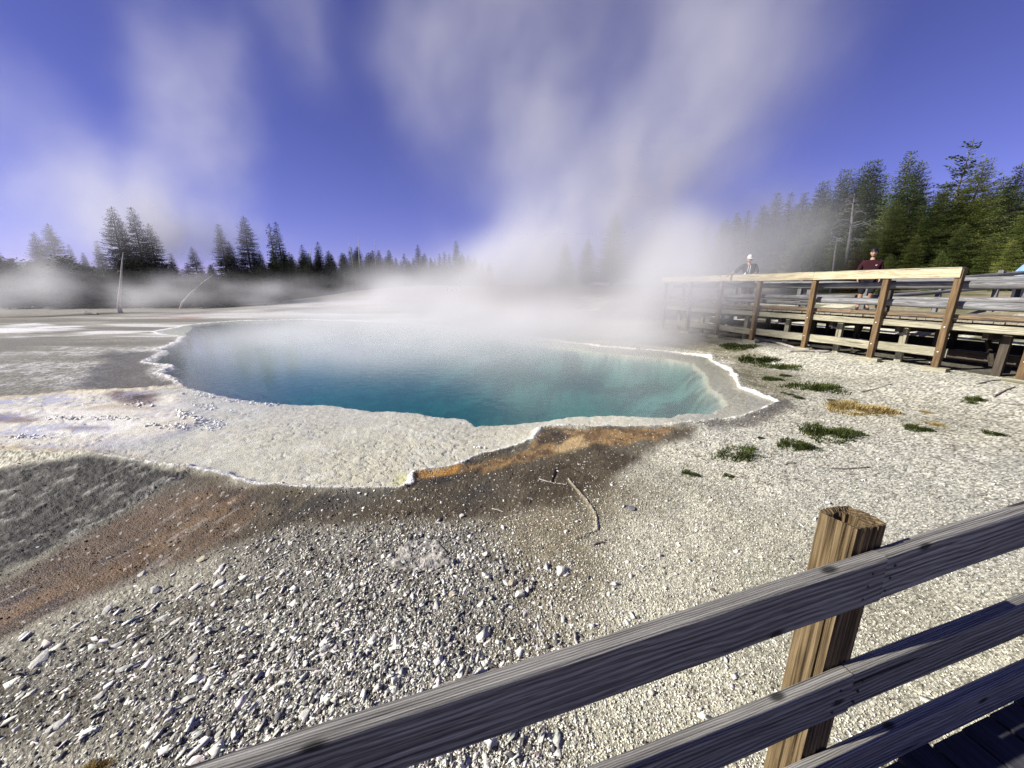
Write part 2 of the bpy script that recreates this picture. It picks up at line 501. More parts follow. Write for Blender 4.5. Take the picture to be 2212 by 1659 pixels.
lay((.31, .19, .075), orange * (.75 + .25 * sstep(.35, .6, f2)))
lay((.10, .06, .03), orange * sstep(.50, .64, fbm(GX * 5, GY * 7, 4, 182)) * .75)
lay((.62, .45, .22), zone([(1210,945),(1260,938),(1270,958),(1215,975),(1190,968)], .06, .06, 4, 12) * .7)
lay((.035, .03, .025), zone([(1175,930),(1205,925),(1235,940),(1215,958),(1180,955),(1150,968)], .05, .06, 4, 13) * .8)
lay((.45, .22, .04), zone([(888,1024),(1002,1009),(985,1022),(930,1032),(893,1038)], .035, .04, 5, 14) * .95)
lay((.03, .028, .026), zone([(905,1040),(940,1030),(990,1028),(1030,1012),(1040,1025),(985,1045),(910,1060)], .05, .06, 5, 18) * .8)
lay((.09, .08, .085), zone([(1515,915),(1600,902),(1660,880),(1695,858),(1712,868),(1690,895),(1620,915),(1530,927)], .08, .1, 3, 15) * .75)
# dark sinter crust with pale streaks, lower left
crusty = zone([(-500,1020),(0,1003),(190,985),(300,1002),(420,1016),(390,1034),(290,1066),(150,1130),(0,1203),(-400,1420)], .08, .12, 2.2, 16)
streak = .6 * fbm(sa * 3.2, sb * 9, 6, 78, .72) + .4 * fbm(GX * 7, GY * 9, 5, 178, .7)
lay((.036, .034, .031), crusty)
lay((.16, .155, .135), crusty * sstep(.52, .61, streak) * .9)
lay((.42, .41, .37), crusty * sstep(.61, .68, streak) * .85)
lay((.26, .23, .19), rust * sstep(.66, .72, fbm(sa * 3.5, sb * 14, 5, 79, .6)) * .7)
lay((.04, .032, .025), rust * sstep(.60, .70, fbm(sa * 2.2 + 9, sb * 13, 5, 179, .6)) * .8)
lay((.11, .088, .052), brown * (1 - rust) * (1 - orange) * sstep(.45, .62, fbm(GX * 3, GY * 3, 5, 190, .65)) * .7)
# inside the rim
ins = sstep(-.01, .03, SR)
ck_d, ck_i, ck_e = worley(GX / .24 + 1.1 * f2 + f1, GY / .15 + 1.1 * f2, 307)
crk_ = (1 - sstep(.02, .13, ck_e - ck_d)) if False else sstep(.10, .0, ck_e - ck_d) * sstep(.42, .60, fbm(GX * 1.4, GY * 1.4, 3, 309))
lay((.62, .565, .43), ins)
lay((.54, .50, .40), ins * sstep(.42, .68, f1) * .6)
lay((.60, .575, .51), ins * LF * .85)
lay((.68, .66, .61), ins * LF * sstep(.5, .62, fbm(GX * .5, GY * 1.6, 4, 80)))
lay((.60, .57, .28), ins * zone([(845,1015),(885,1018),(886,1048),(845,1054)], .08, .1, 3, 20) * .7)
lay((.74, .71, .63), ins * sstep(.52, .70, fbm(GX * 4.5, GY * 6, 5, 311, .65)) * .45)
lay((.34, .305, .215), ins * crk_ * (1 - .6 * LF) * .55)
lay((.33, .30, .24), ins * sstep(1.6, 3.0, GX) * .75)
ylw = ins * sstep(.22, .0, SR) * sstep(-3.4, -4.2, GX)
lay((.55, .41, .15), ylw * .75)
for (px, py, rx, ry, c, k) in ((285, 858, 62, 15, (.16, .115, .11), .9), (300, 856, 26, 9, (.05, .04, .04), .85), (30, 905, 70, 11, (.20, .14, .13), .8),
                               (165, 924, 50, 4.5, (.17, .11, .085), .8), (270, 880, 60, 7, (.40, .30, .20), .6)):
    P = [(px + rx * math.cos(t), py + ry * math.sin(t)) for t in np.linspace(0, 6.28, 18)[:-1]]
    lay(c, ins * zone(P, .12, .2, 2.2, 30 + int(px)) * k)
deepm = sstep(-.02, .12, SD)
bot = fbm(GX * 1.1, GY * 1.1, 5, 81, .6)
lay((.15, .165, .15), deepm)
lay((.055, .065, .055), deepm * sstep(.50, .66, bot) * sstep(4.5, .8, SD) * .9)
lay((.10, .12, .115), deepm * sstep(.8, 3.0, SD) * .6)
lay((.40, .40, .34), deepm * sstep(.22, .03, SD) * .3)
# a thin curled crust line across the seep
def line_d(pts):
    P = poly_px(pts); d2 = np.full(GX.shape, 9.0)
    sel = np.nonzero((np.abs(GX - P[:, 0].mean()) < 2) & (np.abs(GY - P[:, 1].mean()) < 2))[0]
    x, y = GX[sel] + .03 * (f2[sel] - .5), GY[sel] + .03 * (f1[sel] - .5)
    best = np.full(x.shape, 9.0)
    for (ax, ay), (bx, by) in zip(P[:-1], P[1:]):
        ex, ey = bx - ax, by - ay
        t = np.clip(((x - ax) * ex + (y - ay) * ey) / (ex * ex + ey * ey), 0, 1)
        best = np.minimum(best, np.hypot(x - ax - t * ex, y - ay - t * ey))
    d2[sel] = best
    return d2
curl = line_d(cpx((790,345),(850,410),(895,470),(900,525),(820,555)))
curl2 = line_d(cpx((740,355),(750,310),(800,300),(845,325)))
curl3 = line_d(cpx((700,350),(760,362),(800,375),(850,470)))
lay((.46, .41, .29), np.exp(-(curl / .012) ** 2) * .9)
lay((.04, .035, .025), np.exp(-(curl2 / .014) ** 2) + .8 * np.exp(-(curl3 / .010) ** 2))
lay((.03, .036, .03), deepm * sstep(.15, .5, SD) * sstep(.44, .60, fbm(GX * .9 + 5, GY * 1.3, 5, 281, .62)) * .85)
# white crust on the rim
cw = (.026 + .0050 * GR) * (.55 + .9 * f1) * (1 - .4 * sstep(1.5, 4, GX)) + .05 * sstep(-6, -8, GX)
rimm = np.exp(-((SR - .2 * cw) / cw) ** 2)
rimk = sstep(.34, .60, rimm * (.35 + .55 * f2 + .65 * f1)) * (1 - .75 * sstep(-4.0, -5.0, GX) * sstep(8.0, 7.0, GY))
lay((.80, .79, .75), rimk)

# ---- fine relief: pebbles, granules, ripples
def pebbles(size, seed, keep):
    d, cid, d2 = worley(GX / size, GY / size, seed)
    h = np.clip(1 - (d / .62) ** 2, 0, 1) * (.35 + .65 * cid)
    on = cid > (1 - keep)
    return h * on, cid, sstep(.02, .28, d2 - d)

dry = (1 - ins) * (1 - .85 * brown) * (1 - .9 * rust) * (1 - .8 * crusty) * (1 - deepm)
fade = sstep(26, 9, GR)
hA, idA, edA = pebbles(.0105, 201, .9)
hB, idB, edB = pebbles(.024, 202, .6)
hC, idC, edC = pebbles(.060, 203, .3)
onl = dry * fade
gl = 1 - .7 * left
relief = onl * gl * (.006 * hA + (.003 + .006 * coarse) * hB + (.0015 + .005 * coarse) * hC)
relief += (1 - ins) * fade * (.016 * (f2 - .5) + .05 * (f1 - .5) * (1 - left))
relief += crusty * (.06 * (streak - .5) + .010 * hB + .03 * (fbm(GX * 12, GY * 12, 4, 88, .65) - .5))
relief += brown * (.012 * (fbm(sa * 4, sb * 18, 4, 83) - .5) + .006 * hB * idB)
shd, shi, she = worley(GX / .085 + .8 * f2, GY / .06 + .8 * f1, 207)
scale_ = (1 - she) * sstep(.35, .6, fbm(GX * 2, GY * 2, 3, 208))
rip = fbm(GX * 14 + 6 * f1, GY * 9, 4, 84, .6)
relief += ins * (1 - deepm) * (  .006 * (shi - .5) * (1 - .7 * LF) - .008 * scale_ - .012 * crk_ + .014 * (rip - .5) + -.0 + .014 * LF * sstep(.62, .78, fbm(GX * 5, GY * 5, 3, 85)))
relief += deepm * .5 * (bot - .5) * sstep(.1, 1.2, SD)
relief += rimk * .020 * (fbm(GX * 22, GY * 22, 3, 86) - .3)
relief += .018 * np.exp(-(curl / .014) ** 2) - .02 * np.exp(-(curl2 / .014) ** 2)
Z = Z0 + relief
# each pebble has a shade of its own, with darker soil between
C *= (1 - .22 * scale_ * ins * (1 - deepm))[:, None]
tone = 1 + onl * (.55 * (idA - .5) * (1 - .35 * coarse) + .35 * (idB - .5) * (.5 + coarse))
soil = onl * np.clip((1 - edA) * .75 + .55 * (1 - edB) * (idB > .4), 0, .9)
C *= np.clip(tone, .3, 1.8)[:, None]
lay((.085, .075, .05), soil)
C *= (1 + .22 * (grn - .5) * (1 - deepm))[:, None]
bits = (1 - ins) * fade * (brown + .6 * rust) * (idB > .975) * (hB > .35)
lay((.45, .42, .36), bits * .8)
C = np.clip(C, .012, .84)
wet = np.clip(.85 * rust + .7 * brown + .4 * crusty + .6 * olive + .5 * dark_left, 0, 1).astype(np.float32)

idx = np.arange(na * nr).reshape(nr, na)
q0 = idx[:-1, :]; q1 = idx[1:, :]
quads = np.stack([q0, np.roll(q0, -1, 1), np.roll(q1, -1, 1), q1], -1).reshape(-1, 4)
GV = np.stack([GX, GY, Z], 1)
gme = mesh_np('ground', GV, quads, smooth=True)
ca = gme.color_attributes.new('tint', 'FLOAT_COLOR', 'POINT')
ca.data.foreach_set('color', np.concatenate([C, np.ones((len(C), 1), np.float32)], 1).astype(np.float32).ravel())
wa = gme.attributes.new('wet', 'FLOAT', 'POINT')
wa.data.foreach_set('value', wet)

m, nt, b = new_mat('sinter_gravel_ground')
at_c = N(nt, 'ShaderNodeAttribute', attribute_name='tint')
at_w = N(nt, 'ShaderNodeAttribute', attribute_name='wet')
tc = N(nt, 'ShaderNodeTexCoord')
g1 = N(nt, 'ShaderNodeTexNoise', inp={'Vector': tc.outputs['Object'], 'Scale': 75.0, 'Detail': 6.0, 'Roughness': .8})
g2 = N(nt, 'ShaderNodeTexVoronoi', inp={'Vector': tc.outputs['Object'], 'Scale': 95.0})
k1 = N(nt, 'ShaderNodeMapRange', inp={'Value': g1.outputs['Fac'], 'From Min': .3, 'From Max': .7, 'To Min': .50, 'To Max': 1.42})
sc_ = N(nt, 'ShaderNodeVectorMath', operation='SCALE', inp={0: at_c.outputs['Color'], 'Scale': k1.outputs[0]})
nt.links.new(sc_.outputs[0], b.inputs['Base Color'])
rr_ = N(nt, 'ShaderNodeMapRange', inp={'Value': at_w.outputs['Fac'], 'To Min': .95, 'To Max': .42})
nt.links.new(rr_.outputs[0], b.inputs['Roughness'])
hsum = N(nt, 'ShaderNodeMath', operation='MULTIPLY_ADD', inp={0: g2.outputs['Distance'], 1: -.6, 2: g1.outputs['Fac']})
bp = N(nt, 'ShaderNodeBump', inp={'Height': hsum.outputs[0], 'Strength': .8, 'Distance': .010})
nt.links.new(bp.outputs[0], b.inputs['Normal'])
M_GROUND = m
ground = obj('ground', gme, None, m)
tag(ground, 'pale sinter gravel ground with brown run-off and a sunken basin', 'ground', kind='structure')

# ------------------------------------------------------------------ pool water: a real sheet with clear coloured water under it
wsel = (SR > -.05)
qv = quads[wsel[quads].all(1) & (GR[quads].max(1) < 40)]
used, inv = np.unique(qv.ravel(), return_inverse=True)
WV = np.stack([GX[used], GY[used], np.zeros(len(used))], 1)
wme = mesh_np('pool_water', WV, inv.reshape(-1, 4), smooth=True)
m = bpy.data.materials.new('hot_spring_water'); m.use_nodes = True
nt = m.node_tree; nt.nodes.clear()
out = N(nt, 'ShaderNodeOutputMaterial')
tr = N(nt, 'ShaderNodeBsdfTransparent', inp={'Color': (1, 1, 1, 1)})
tc = N(nt, 'ShaderNodeTexCoord')
wn = N(nt, 'ShaderNodeTexNoise', inp={'Vector': tc.outputs['Object'], 'Scale': 5.0, 'Detail': 4.0})
bp = N(nt, 'ShaderNodeBump', inp={'Height': wn.outputs['Fac'], 'Strength': .10, 'Distance': .05})
gl = N(nt, 'ShaderNodeBsdfGlossy', inp={'Color': (1, 1, 1, 1), 'Roughness': .06, 'Normal': bp.outputs[0]})
lw = N(nt, 'ShaderNodeLayerWeight', inp={'Blend': .5, 'Normal': bp.outputs[0]})
f5 = N(nt, 'ShaderNodeMath', operation='POWER', inp={0: lw.outputs['Facing'], 1: 5.0})
fr = N(nt, 'ShaderNodeMath', operation='MULTIPLY_ADD', inp={0: f5.outputs[0], 1: .98, 2: .02})
mixs = N(nt, 'ShaderNodeMixShader', inp={0: fr.outputs[0], 1: tr.outputs[0], 2: gl.outputs[0]})
nt.links.new(mixs.outputs[0], out.inputs['Surface'])
ab = N(nt, 'ShaderNodeVolumeAbsorption', inp={'Color': (.13, .76, .71, 1), 'Density': .42})
vs = N(nt, 'ShaderNodeVolumeScatter', inp={'Color': (.25, .72, .85, 1), 'Density': .05})
av = N(nt, 'ShaderNodeAddShader', inp={0: ab.outputs[0], 1: vs.outputs[0]})
nt.links.new(av.outputs[0], out.inputs['Volume'])
water = obj('pool_water', wme, None, m)
tag(water, 'turquoise hot spring pool with a shallow pale shelf', 'water', kind='structure')

# ------------------------------------------------------------------ sky, sun
SUN_AZ, SUN_EL = 260.0, 31.0
w = bpy.data.worlds.new('World'); SC.world = w; w.use_nodes = True
nt = w.node_tree; nt.nodes.clear()
sky = N(nt, 'ShaderNodeTexSky', sky_type='NISHITA', sun_disc=False)
sky.sun_elevation = R(SUN_EL); sky.sun_rotation = R(SUN_AZ)
sky.altitude = 2300; sky.air_density = 1.0; sky.dust_density = .2; sky.ozone_density = 2.5
tint = N(nt, 'ShaderNodeMix', data_type='RGBA', blend_type='MULTIPLY', inp={'Factor': 1.0, 'A': sky.outputs[0], 'B': (.97, .70, 1.28, 1)})
bg = N(nt, 'ShaderNodeBackground', inp={'Color': tint.outputs['Result'], 'Strength': .05})
wo = N(nt, 'ShaderNodeOutputWorld', inp={'Surface': bg.outputs[0]})

sl = bpy.data.lights.new('sun', 'SUN'); sl.energy = 5.0; sl.angle = R(.5); sl.color = (1, .955, .86)
so = bpy.data.objects.new('sun', sl); COL.objects.link(so)
sv = Vector((math.sin(R(SUN_AZ)) * math.cos(R(SUN_EL)), math.cos(R(SUN_AZ)) * math.cos(R(SUN_EL)), math.sin(R(SUN_EL))))
so.rotation_euler = sv.to_track_quat('Z', 'Y').to_euler()
so.location = sv * 60
# ------------------------------------------------------------------ loose stones
def look(A, X, Y):
    a = np.arctan2(X, Y); r = np.hypot(X, Y)
    i = np.clip(np.searchsorted(RAD, r), 1, nr - 1)
    nf = int(np.sum(np.abs(ANG) <= R(66.01)))
    j = np.clip(np.searchsorted(ANG[:nf], a), 0, nf - 1)
    return A.reshape(nr, na)[i, j]

def gzz(x, y):
    return float(look(Z, np.array([x]), np.array([y]))[0])

ICO = np.array([(x, y, z) for z in (-.62, .62) for x, y in ((-1, -.55), (.35, -.95), (1, .45), (-.45, .95))])
ICF = np.array([(0, 2, 1), (0, 3, 2), (4, 5, 6), (4, 6, 7), (0, 1, 5), (0, 5, 4), (1, 2, 6), (1, 6, 5), (2, 3, 7), (2, 7, 6), (3, 0, 4), (3, 4, 7)])

SV, SF, SCOL = [], [], []
_sn = [0]
def scatter(X, Y, size, flat, elong, yaw0, yawj, tilt, col, colj, sink=.38, thin=1.0):
    n = len(X)
    s = size
    P = ICO[None] * (1 + rng.uniform(-.42, .42, (n, 8, 3)))
    dims = np.stack([s * rng.uniform(1, 1 + elong, n), s * thin * rng.uniform(.65, 1, n), s * rng.uniform(flat * .6, flat * 1.4, n)], 1)
    P = P * dims[:, None, :] * .5
    tx = rng.normal(0, tilt, n); ty = rng.normal(0, tilt, n)
    cx, sx = np.cos(tx)[:, None], np.sin(tx)[:, None]
    y = P[..., 1] * cx - P[..., 2] * sx; z = P[..., 1] * sx + P[..., 2] * cx
    cy_, sy_ = np.cos(ty)[:, None], np.sin(ty)[:, None]
    x = P[..., 0] * cy_ + z * sy_; z = -P[..., 0] * sy_ + z * cy_
    ya = yaw0 + rng.normal(0, yawj, n)
    ca_, sa_ = np.cos(ya)[:, None], np.sin(ya)[:, None]
    xx = x * ca_ - y * sa_; yy = x * sa_ + y * ca_
    gz_ = look(Z, X, Y)
    zz = z + (gz_ + dims[:, 2] * (.5 - sink))[:, None]
    V = np.stack([xx + X[:, None], yy + Y[:, None], zz], -1).reshape(-1, 3)
    F = (ICF[None] + (np.arange(n) * 8)[:, None, None] + _sn[0]).reshape(-1, 3)
    _sn[0] += n * 8
    c = np.array(col)[None] * (1 + rng.uniform(-colj, colj, (n, 1))) * (1 + rng.uniform(-.05, .05, (n, 3)))
    SV.append(V); SF.append(F); SCOL.append(np.repeat(np.clip(c, .02, .82), 8, 0))

def candidates(n, a0, a1, r0, r1, mask, p=1.0):
    a = rng.uniform(R(a0), R(a1), n); r = r0 * (r1 / r0) ** (rng.uniform(0, 1, n) ** p)
    X, Y = np.sin(a) * r, np.cos(a) * r
    k = rng.uniform(0, 1, n) < np.clip(look(mask, X, Y), 0, 1)
    return X[k], Y[k]

DRY = dry
cm = coarse * DRY
yaw_s = math.atan2(sdir[1], sdir[0])
X, Y = candidates(90000, -66, 16, .9, 6.5, cm)
scatter(X, Y, .005 + .0105 * rng.random(len(X)) ** 2, .20, 1.0, yaw_s, .6, .36, (.53, .515, .455), .5)
X, Y = candidates(20000, -66, 14, .9, 6.0, cm * sstep(.30, .62, f1))
scatter(X, Y, .010 + .015 * rng.random(len(X)) ** 2.5, .16, 1.1, yaw_s, .5, .36, (.56, .545, .485), .42)
X, Y = candidates(2600, -66, 10, .9, 5.0, cm)
scatter(X, Y, .024 + .032 * rng.random(len(X)) ** 3, .14, 1.0, yaw_s, .45, .28, (.58, .565, .51), .3)
X, Y = candidates(2200, -66, 14, .9, 5.0, cm)
scatter(X, Y, .012 + .02 * rng.random(len(X)) ** 2, .5, .5, 0, 3, .4, (.10, .10, .10), .4)
rightm = DRY * (1 - coarse) * (1 - sstep(.3, 1, left.astype(float)))
X, Y = candidates(70000, -20, 66, .9, 6.5, rightm)
scatter(X, Y, .005 + .007 * rng.random(len(X)) ** 2, .5, .6, 0, 3, .45, (.62, .60, .50), .45)
X, Y = candidates(2600, -20, 60, 1.5, 14.0, rightm)
scatter(X, Y, .012 + .028 * rng.random(len(X)) ** 4, .45, .6, 0, 3, .3, (.66, .64, .57), .25)
X, Y = candidates(700, -20, 60, 1.2, 9.0, rightm)
scatter(X, Y, .009 + .014 * rng.random(len(X)), .5, .6, 0, 3, .3, (.14, .12, .10), .4)
bm = np.clip(brown + rust + crusty, 0, 1) * (1 - ins)
X, Y = candidates(16000, -66, 32, 1.4, 7.0, bm)
scatter(X, Y, .005 + .013 * rng.random(len(X)) ** 2.5, .45, .7, yaw_s, .7, .3, (.13, .105, .08), .7)
X, Y = candidates(420, -66, 30, 1.6, 7.0, bm)
scatter(X, Y, .008 + .014 * rng.random(len(X)) ** 2.5, .45, .7, yaw_s, .7, .3, (.56, .53, .47), .3)
# dry stems and bits of litter lying between the clumps
a_ = np.array([on_z(x, y, .05) for x, y in ((1760,832),(1798,924),(1722,952),(1603,971),(1860,872),(1640,776),(1990,905),(2090,865),(1700,850),(1560,1010),(1900,1000),(2100,960))])
pk = rng.integers(0, len(a_), 1500)
X = a_[pk, 0] + rng.normal(0, .45, 1500); Y = a_[pk, 1] + rng.normal(0, .35, 1500)
ok_ = look(rightm, X, Y) > .5
scatter(X[ok_], Y[ok_], .025 + .05 * rng.random(ok_.sum()) ** 2, .09, .8, 0, 3, .35, (.13, .105, .06), .6, .1, .10)
sme = mesh_np('gravel', np.concatenate(SV), np.concatenate(SF))
c_ = sme.color_attributes.new('tint', 'FLOAT_COLOR', 'POINT')
SCOLA = np.concatenate(SCOL)
c_.data.foreach_set('color', np.concatenate([SCOLA, np.ones((len(SCOLA), 1))], 1).astype(np.float32).ravel())
m, nt, b = new_mat('loose_gravel_stone')
at_c = N(nt, 'ShaderNodeAttribute', attribute_name='tint')
tc = N(nt, 'ShaderNodeTexCoord')
n1 = N(nt, 'ShaderNodeTexNoise', inp={'Vector': tc.outputs['Object'], 'Scale': 90.0, 'Detail': 4.0})
k1 = N(nt, 'ShaderNodeMapRange', inp={'Value': n1.outputs['Fac'], 'From Min': .3, 'From Max': .7, 'To Min': .75, 'To Max': 1.2})
s1 = N(nt, 'ShaderNodeVectorMath', operation='SCALE', inp={0: at_c.outputs['Color'], 'Scale': k1.outputs[0]})
nt.links.new(s1.outputs[0], b.inputs['Base Color'])
b.inputs['Roughness'].default_value = .95
tag(obj('gravel', sme, None, m), 'loose pale sinter flakes and pebbles on the ground', 'gravel', kind='stuff')

# white crust knobs standing in the shallow water at the left of the pool
SV, SF, SCOL = [], [], []; _sn[0] = 0
kn = [(440,872,26,5,60),(455,880,18,4,30),(490,862,14,3,30),(575,868,30,4,60),(520,862,30,3,50),(430,905,18,8,50),(455,918,25,7,80),(395,893,20,5,40),(385,922,30,5,70),
      (330,920,18,4,30),(470,908,16,6,50),(500,884,10,3,12),(300,875,30,5,30),(250,905,50,4,40),(150,905,60,5,50),(450,850,40,6,90),(420,842,14,8,50),(60,945,40,5,40),(1030,962,12,2,14),(870,935,40,8,8),(390,897,8,10,40)]
xs, ys = [], []
for px, py, rx, ry, k in kn:
    for _ in range(k):
        a = random.gauss(0, .5); b_ = random.gauss(0, .5)
        X, Y = on_z(px + rx * a, py + ry * b_)
        xs.append(X); ys.append(Y)
xs = np.array(xs); ys = np.array(ys)
scatter(xs, ys, .014 + .022 * rng.random(len(xs)) ** 2, .7, .8, 0, 3, .3, (.76, .75, .71), .12, sink=.1)
kme = mesh_np('sinter_crumbs', np.concatenate(SV), np.concatenate(SF))
M_CRUMB = plain('white_sinter_crust', (.74, .73, .69), .9, .12, 40)
tag(obj('sinter_crumbs', kme, None, M_CRUMB), 'white crusty sinter crumbs standing in the shallow shelf water', 'crust', kind='stuff')

# larger rocks, each a thing of its own
def rock_mesh(seed, flat=.35, sub=2):
    r = random.Random(seed)
    bm_ = bmesh.new()
    bmesh.ops.create_icosphere(bm_, subdivisions=sub, radius=.5)
    cuts = [(Vector((r.uniform(-1, 1), r.uniform(-1, 1), r.uniform(-.6, 1))).normalized(), r.uniform(.22, .42)) for _ in range(9)]
    for v in bm_.verts:
        for n_, d in cuts:
            e = v.co.dot(n_) - d
            if e > 0: v.co -= n_ * e
        v.co *= 1 + r.uniform(-.05, .05)
        v.co.z *= flat
    me = bpy.data.meshes.new('rock'); bm_.to_mesh(me); bm_.free()
    return me

M_ROCK = plain('pale_sinter_rock', (.47, .46, .41), .95, .4, 18)
M_ROCKD = plain('dark_grey_rock', (.13, .13, .14), .9, .3, 16)
M_ROCKT = plain('tan_rock', (.42, .37, .27), .92, .25, 16)
ROCKS = [
 (330,1252,34,'P','pale flat rock tilted beside the brown run-off'), (432,1338,17,'D','small dark grey rock lying alone in pale gravel'),
 (402,1490,34,'P','pale wedge shaped rock casting a black shadow in the grey gravel'), (655,1528,34,'P','big pale block just above the wooden rail end'),
 (996,1105,18,'P','small white oval rock on the dark soil below the pool rim'), (1122,1270,36,'P','white crumbling rock on the tan seep'),
 (1108,1247,30,'T','thin curved tan flake beside the white crumbling rock'), (978,1268,26,'T','olive tan flat stone with a dark edge near the middle of the gravel'),
 (435,1187,38,'T','brown clod of crust standing at the edge of the run-off'), (1215,1222,46,'P','broken pile of white crust on the tan seep'),
 (1590,1392,15,'P','small white lump beside the fence post shadow'), (1365,1088,26,'D','dark crumbly lump on the cream gravel'),
]
for k, (px, py, wpx, kind, lab) in enumerate(ROCKS):
    X, Y = on_z(px, py); d = math.hypot(X, Y, H)
    s = .8 * wpx / FPX * (Y * CP + H * SP)
    o = obj('rock', rock_mesh(40 + k, random.uniform(.3, .5)), None, {'P': M_ROCK, 'D': M_ROCKD, 'T': M_ROCKT}[kind])
    o.location = (X, Y, gzz(X, Y) + s * .06); o.scale = (s * 1.15, s * .9, s * 1.0); o.rotation_euler = (random.uniform(-.2, .2), random.uniform(-.2, .2), yaw_s + random.uniform(-.5, .5))
    tag(o, lab, 'rock')
FL = [(85,1412,48),(350,1326,30),(383,1332,26),(470,1257,34),(420,1264,26),(300,1228,26),(705,1405,24),(690,1362,18),(590,1395,26),(540,1345,22),(230,1310,28),(160,1340,26),
      (270,1440,28),(510,1455,24),(330,1570,30),(210,1500,28),(120,1560,34),(60,1490,30),(470,1590,26),(800,1330,18),(760,1270,20),(560,1290,24),(610,1235,20),(660,1310,24),(250,1385,30),(45,1360,30),(420,1420,24),(560,1520,24)]
fm = [rock_mesh(90 + k, .26) for k in range(6)]
for k, (px, py, wpx) in enumerate(FL):
    X, Y = on_z(px, py, -.05)
    s = wpx / FPX * (Y * CP + H * SP)
    o = obj('rock_flake', fm[k % 6], None, M_ROCK)
    o.location = (X, Y, gzz(X, Y) + s * .05); o.scale = (s * 1.2, s * .8, s * .9); o.rotation_euler = (random.uniform(-.25, .25), random.uniform(-.3, .1), yaw_s + random.uniform(-.6, .6))
    tag(o, 'pale flat sinter flake lying in the coarse grey gravel', 'rock', 'pale flakes strewn over the coarse gravel')

# a broken plate of pale sinter let into the gravel
def slab():
    P = [(830,1215),(850,1185),(880,1168),(915,1161),(945,1166),(958,1180),(972,1198),(972,1215),(945,1226),(915,1232),(880,1232),(848,1230)]
    pw = np.array([on_z(x, y, -.03) for x, y in P]); c = pw.mean(0)
    V, F = [], []
    rings = 24; k = 110
    per = np.array([np.interp(np.linspace(0, len(P), k, endpoint=False), np.arange(len(P) + 1), np.append(pw[:, i], pw[0, i])) for i in (0, 1)]).T - c
    r = random.Random(5)
    for i in range(rings):
        t = (i + 1) / rings
        for j in range(k):
            q = per[j] * t * (1 + (r.uniform(-.035, .035)))
            z = -.002 + .05 * float(fbm(np.array([q[0] * 14.0 + 20]), np.array([q[1] * 14.0 + 20]), 5, 301, .7)[0]) if i < rings - 1 else -.02
            V.append((q[0], q[1], z))
    V.append((0, 0, .02)); n0 = len(V) - 1
    for j in range(k): F.append((n0, j, (j + 1) % k))
    for i in range(rings - 1):
        for j in range(k):
            j2 = (j + 1) % k
            F.append((i * k + j, (i + 1) * k + j, (i + 1) * k + j2, i * k + j2))
    me = bpy.data.meshes.new('sinter_slab'); me.from_pydata(V, [], F); me.update()
    o = obj('sinter_slab', me, None, plain('purplish_sinter_slab', (.27, .255, .225), .95, .8, 24))
    o.location = (c[0], c[1], gzz(c[0], c[1]) - .012)
    tag(o, 'cracked purplish grey sinter slab set in the pale gravel', 'rock')
slab()

# ------------------------------------------------------------------ dead sticks on the ground
def stick(px, r0, r1, label, mat, z=0.0, sag=.012, seed=0, name='fallen_branch', side=None):
    P = []
    for x, y in px:
        X, Y = on_z(x, y, z)
        P.append(Vector((X, Y, gzz(X, Y) + r0 * .7)))
    Q = []
    r = random.Random(seed)
    for i in range(len(P) - 1):
        for k in range(5):
            t = k / 5
            Q.append(P[i].lerp(P[i + 1], t) + Vector((r.uniform(-1, 1), r.uniform(-1, 1), r.uniform(0, .6))) * r0 * .5)
    Q.append(P[-1])
    rad = [r0 + (r1 - r0) * i / (len(Q) - 1) for i in range(len(Q))]
    tubes = [tube_mesh([q - Q[0] for q in Q], rad, 7, seed)]
    if side:
        for i, dx, dy, dz in side:
            q = Q[i] - Q[0]
            tubes.append(tube_mesh([q, q + Vector((dx * .5, dy * .5, dz * .6)), q + Vector((dx, dy, dz))], [r0 * .6, r0 * .45, r0 * .2], 6, seed + i))
    o = obj(name, join_tubes('branch', tubes), None, mat)
    o.location = Q[0]
    return tag(o, label, 'branch')

stick([(955,1478),(985,1462),(1030,1448),(1090,1434)], .016, .011, 'gnarled grey branch lying beside the wooden rail', M_STICK, seed=1, side=[(7, .02, .05, .03)])
stick([(1164,1026),(1195,1033),(1225,1039)], .007, .005, 'thin pale straw stick across the dark seep', M_DEAD, seed=2)
stick([(1282,1166),(1303,1160)], .010, .008, 'short dark stick on the cream gravel', M_STICK, seed=3)
stick([(1063,1087),(1090,1093)], .006, .004, 'short pale straw on the dark soil', M_DEAD, seed=4)
stick([(1240,1350),(1252,1392)], .009, .007, 'pale split stick standing above the rail on the seep', M_DEAD, seed=5)
stick([(1622,739),(1665,742),(1719,757)], .055, .035, 'thick curved grey driftwood lying under the lower plank', M_DEAD, z=.12, seed=6)
stick([(1701,763),(1745,763),(1792,765)], .040, .03, 'straight white branch lying in front of the boardwalk', M_DEAD, z=.1, seed=7)
stick([(1746,747),(1756,757),(1770,763)], .025, .018, 'short white crooked branch leaning on the straight one', M_DEAD, z=.15, seed=8)
stick([(2110,829),(2140,824),(2172,821)], .016, .009, 'dark twig left of the rightmost orange post', M_STICK, z=.1, seed=9)
stick([(2148,851),(2170,843),(2192,837)], .014, .008, 'dark bent twig below the rightmost orange post', M_STICK, z=.08, seed=10)
stick([(2161,863),(2190,867),(2216,869)], .012, .008, 'dark straight twig at the frame edge', M_STICK, z=.06, seed=11)
stick([(2076,886),(2105,891),(2136,896)], .010, .007, 'thin grey twig on open white gravel', M_STICK, z=.05, seed=12)
stick([(1862,833),(1895,829),(1930,822)], .008, .006, 'thin brown twig between green clump and posts', M_STICK, z=.08, seed=13)
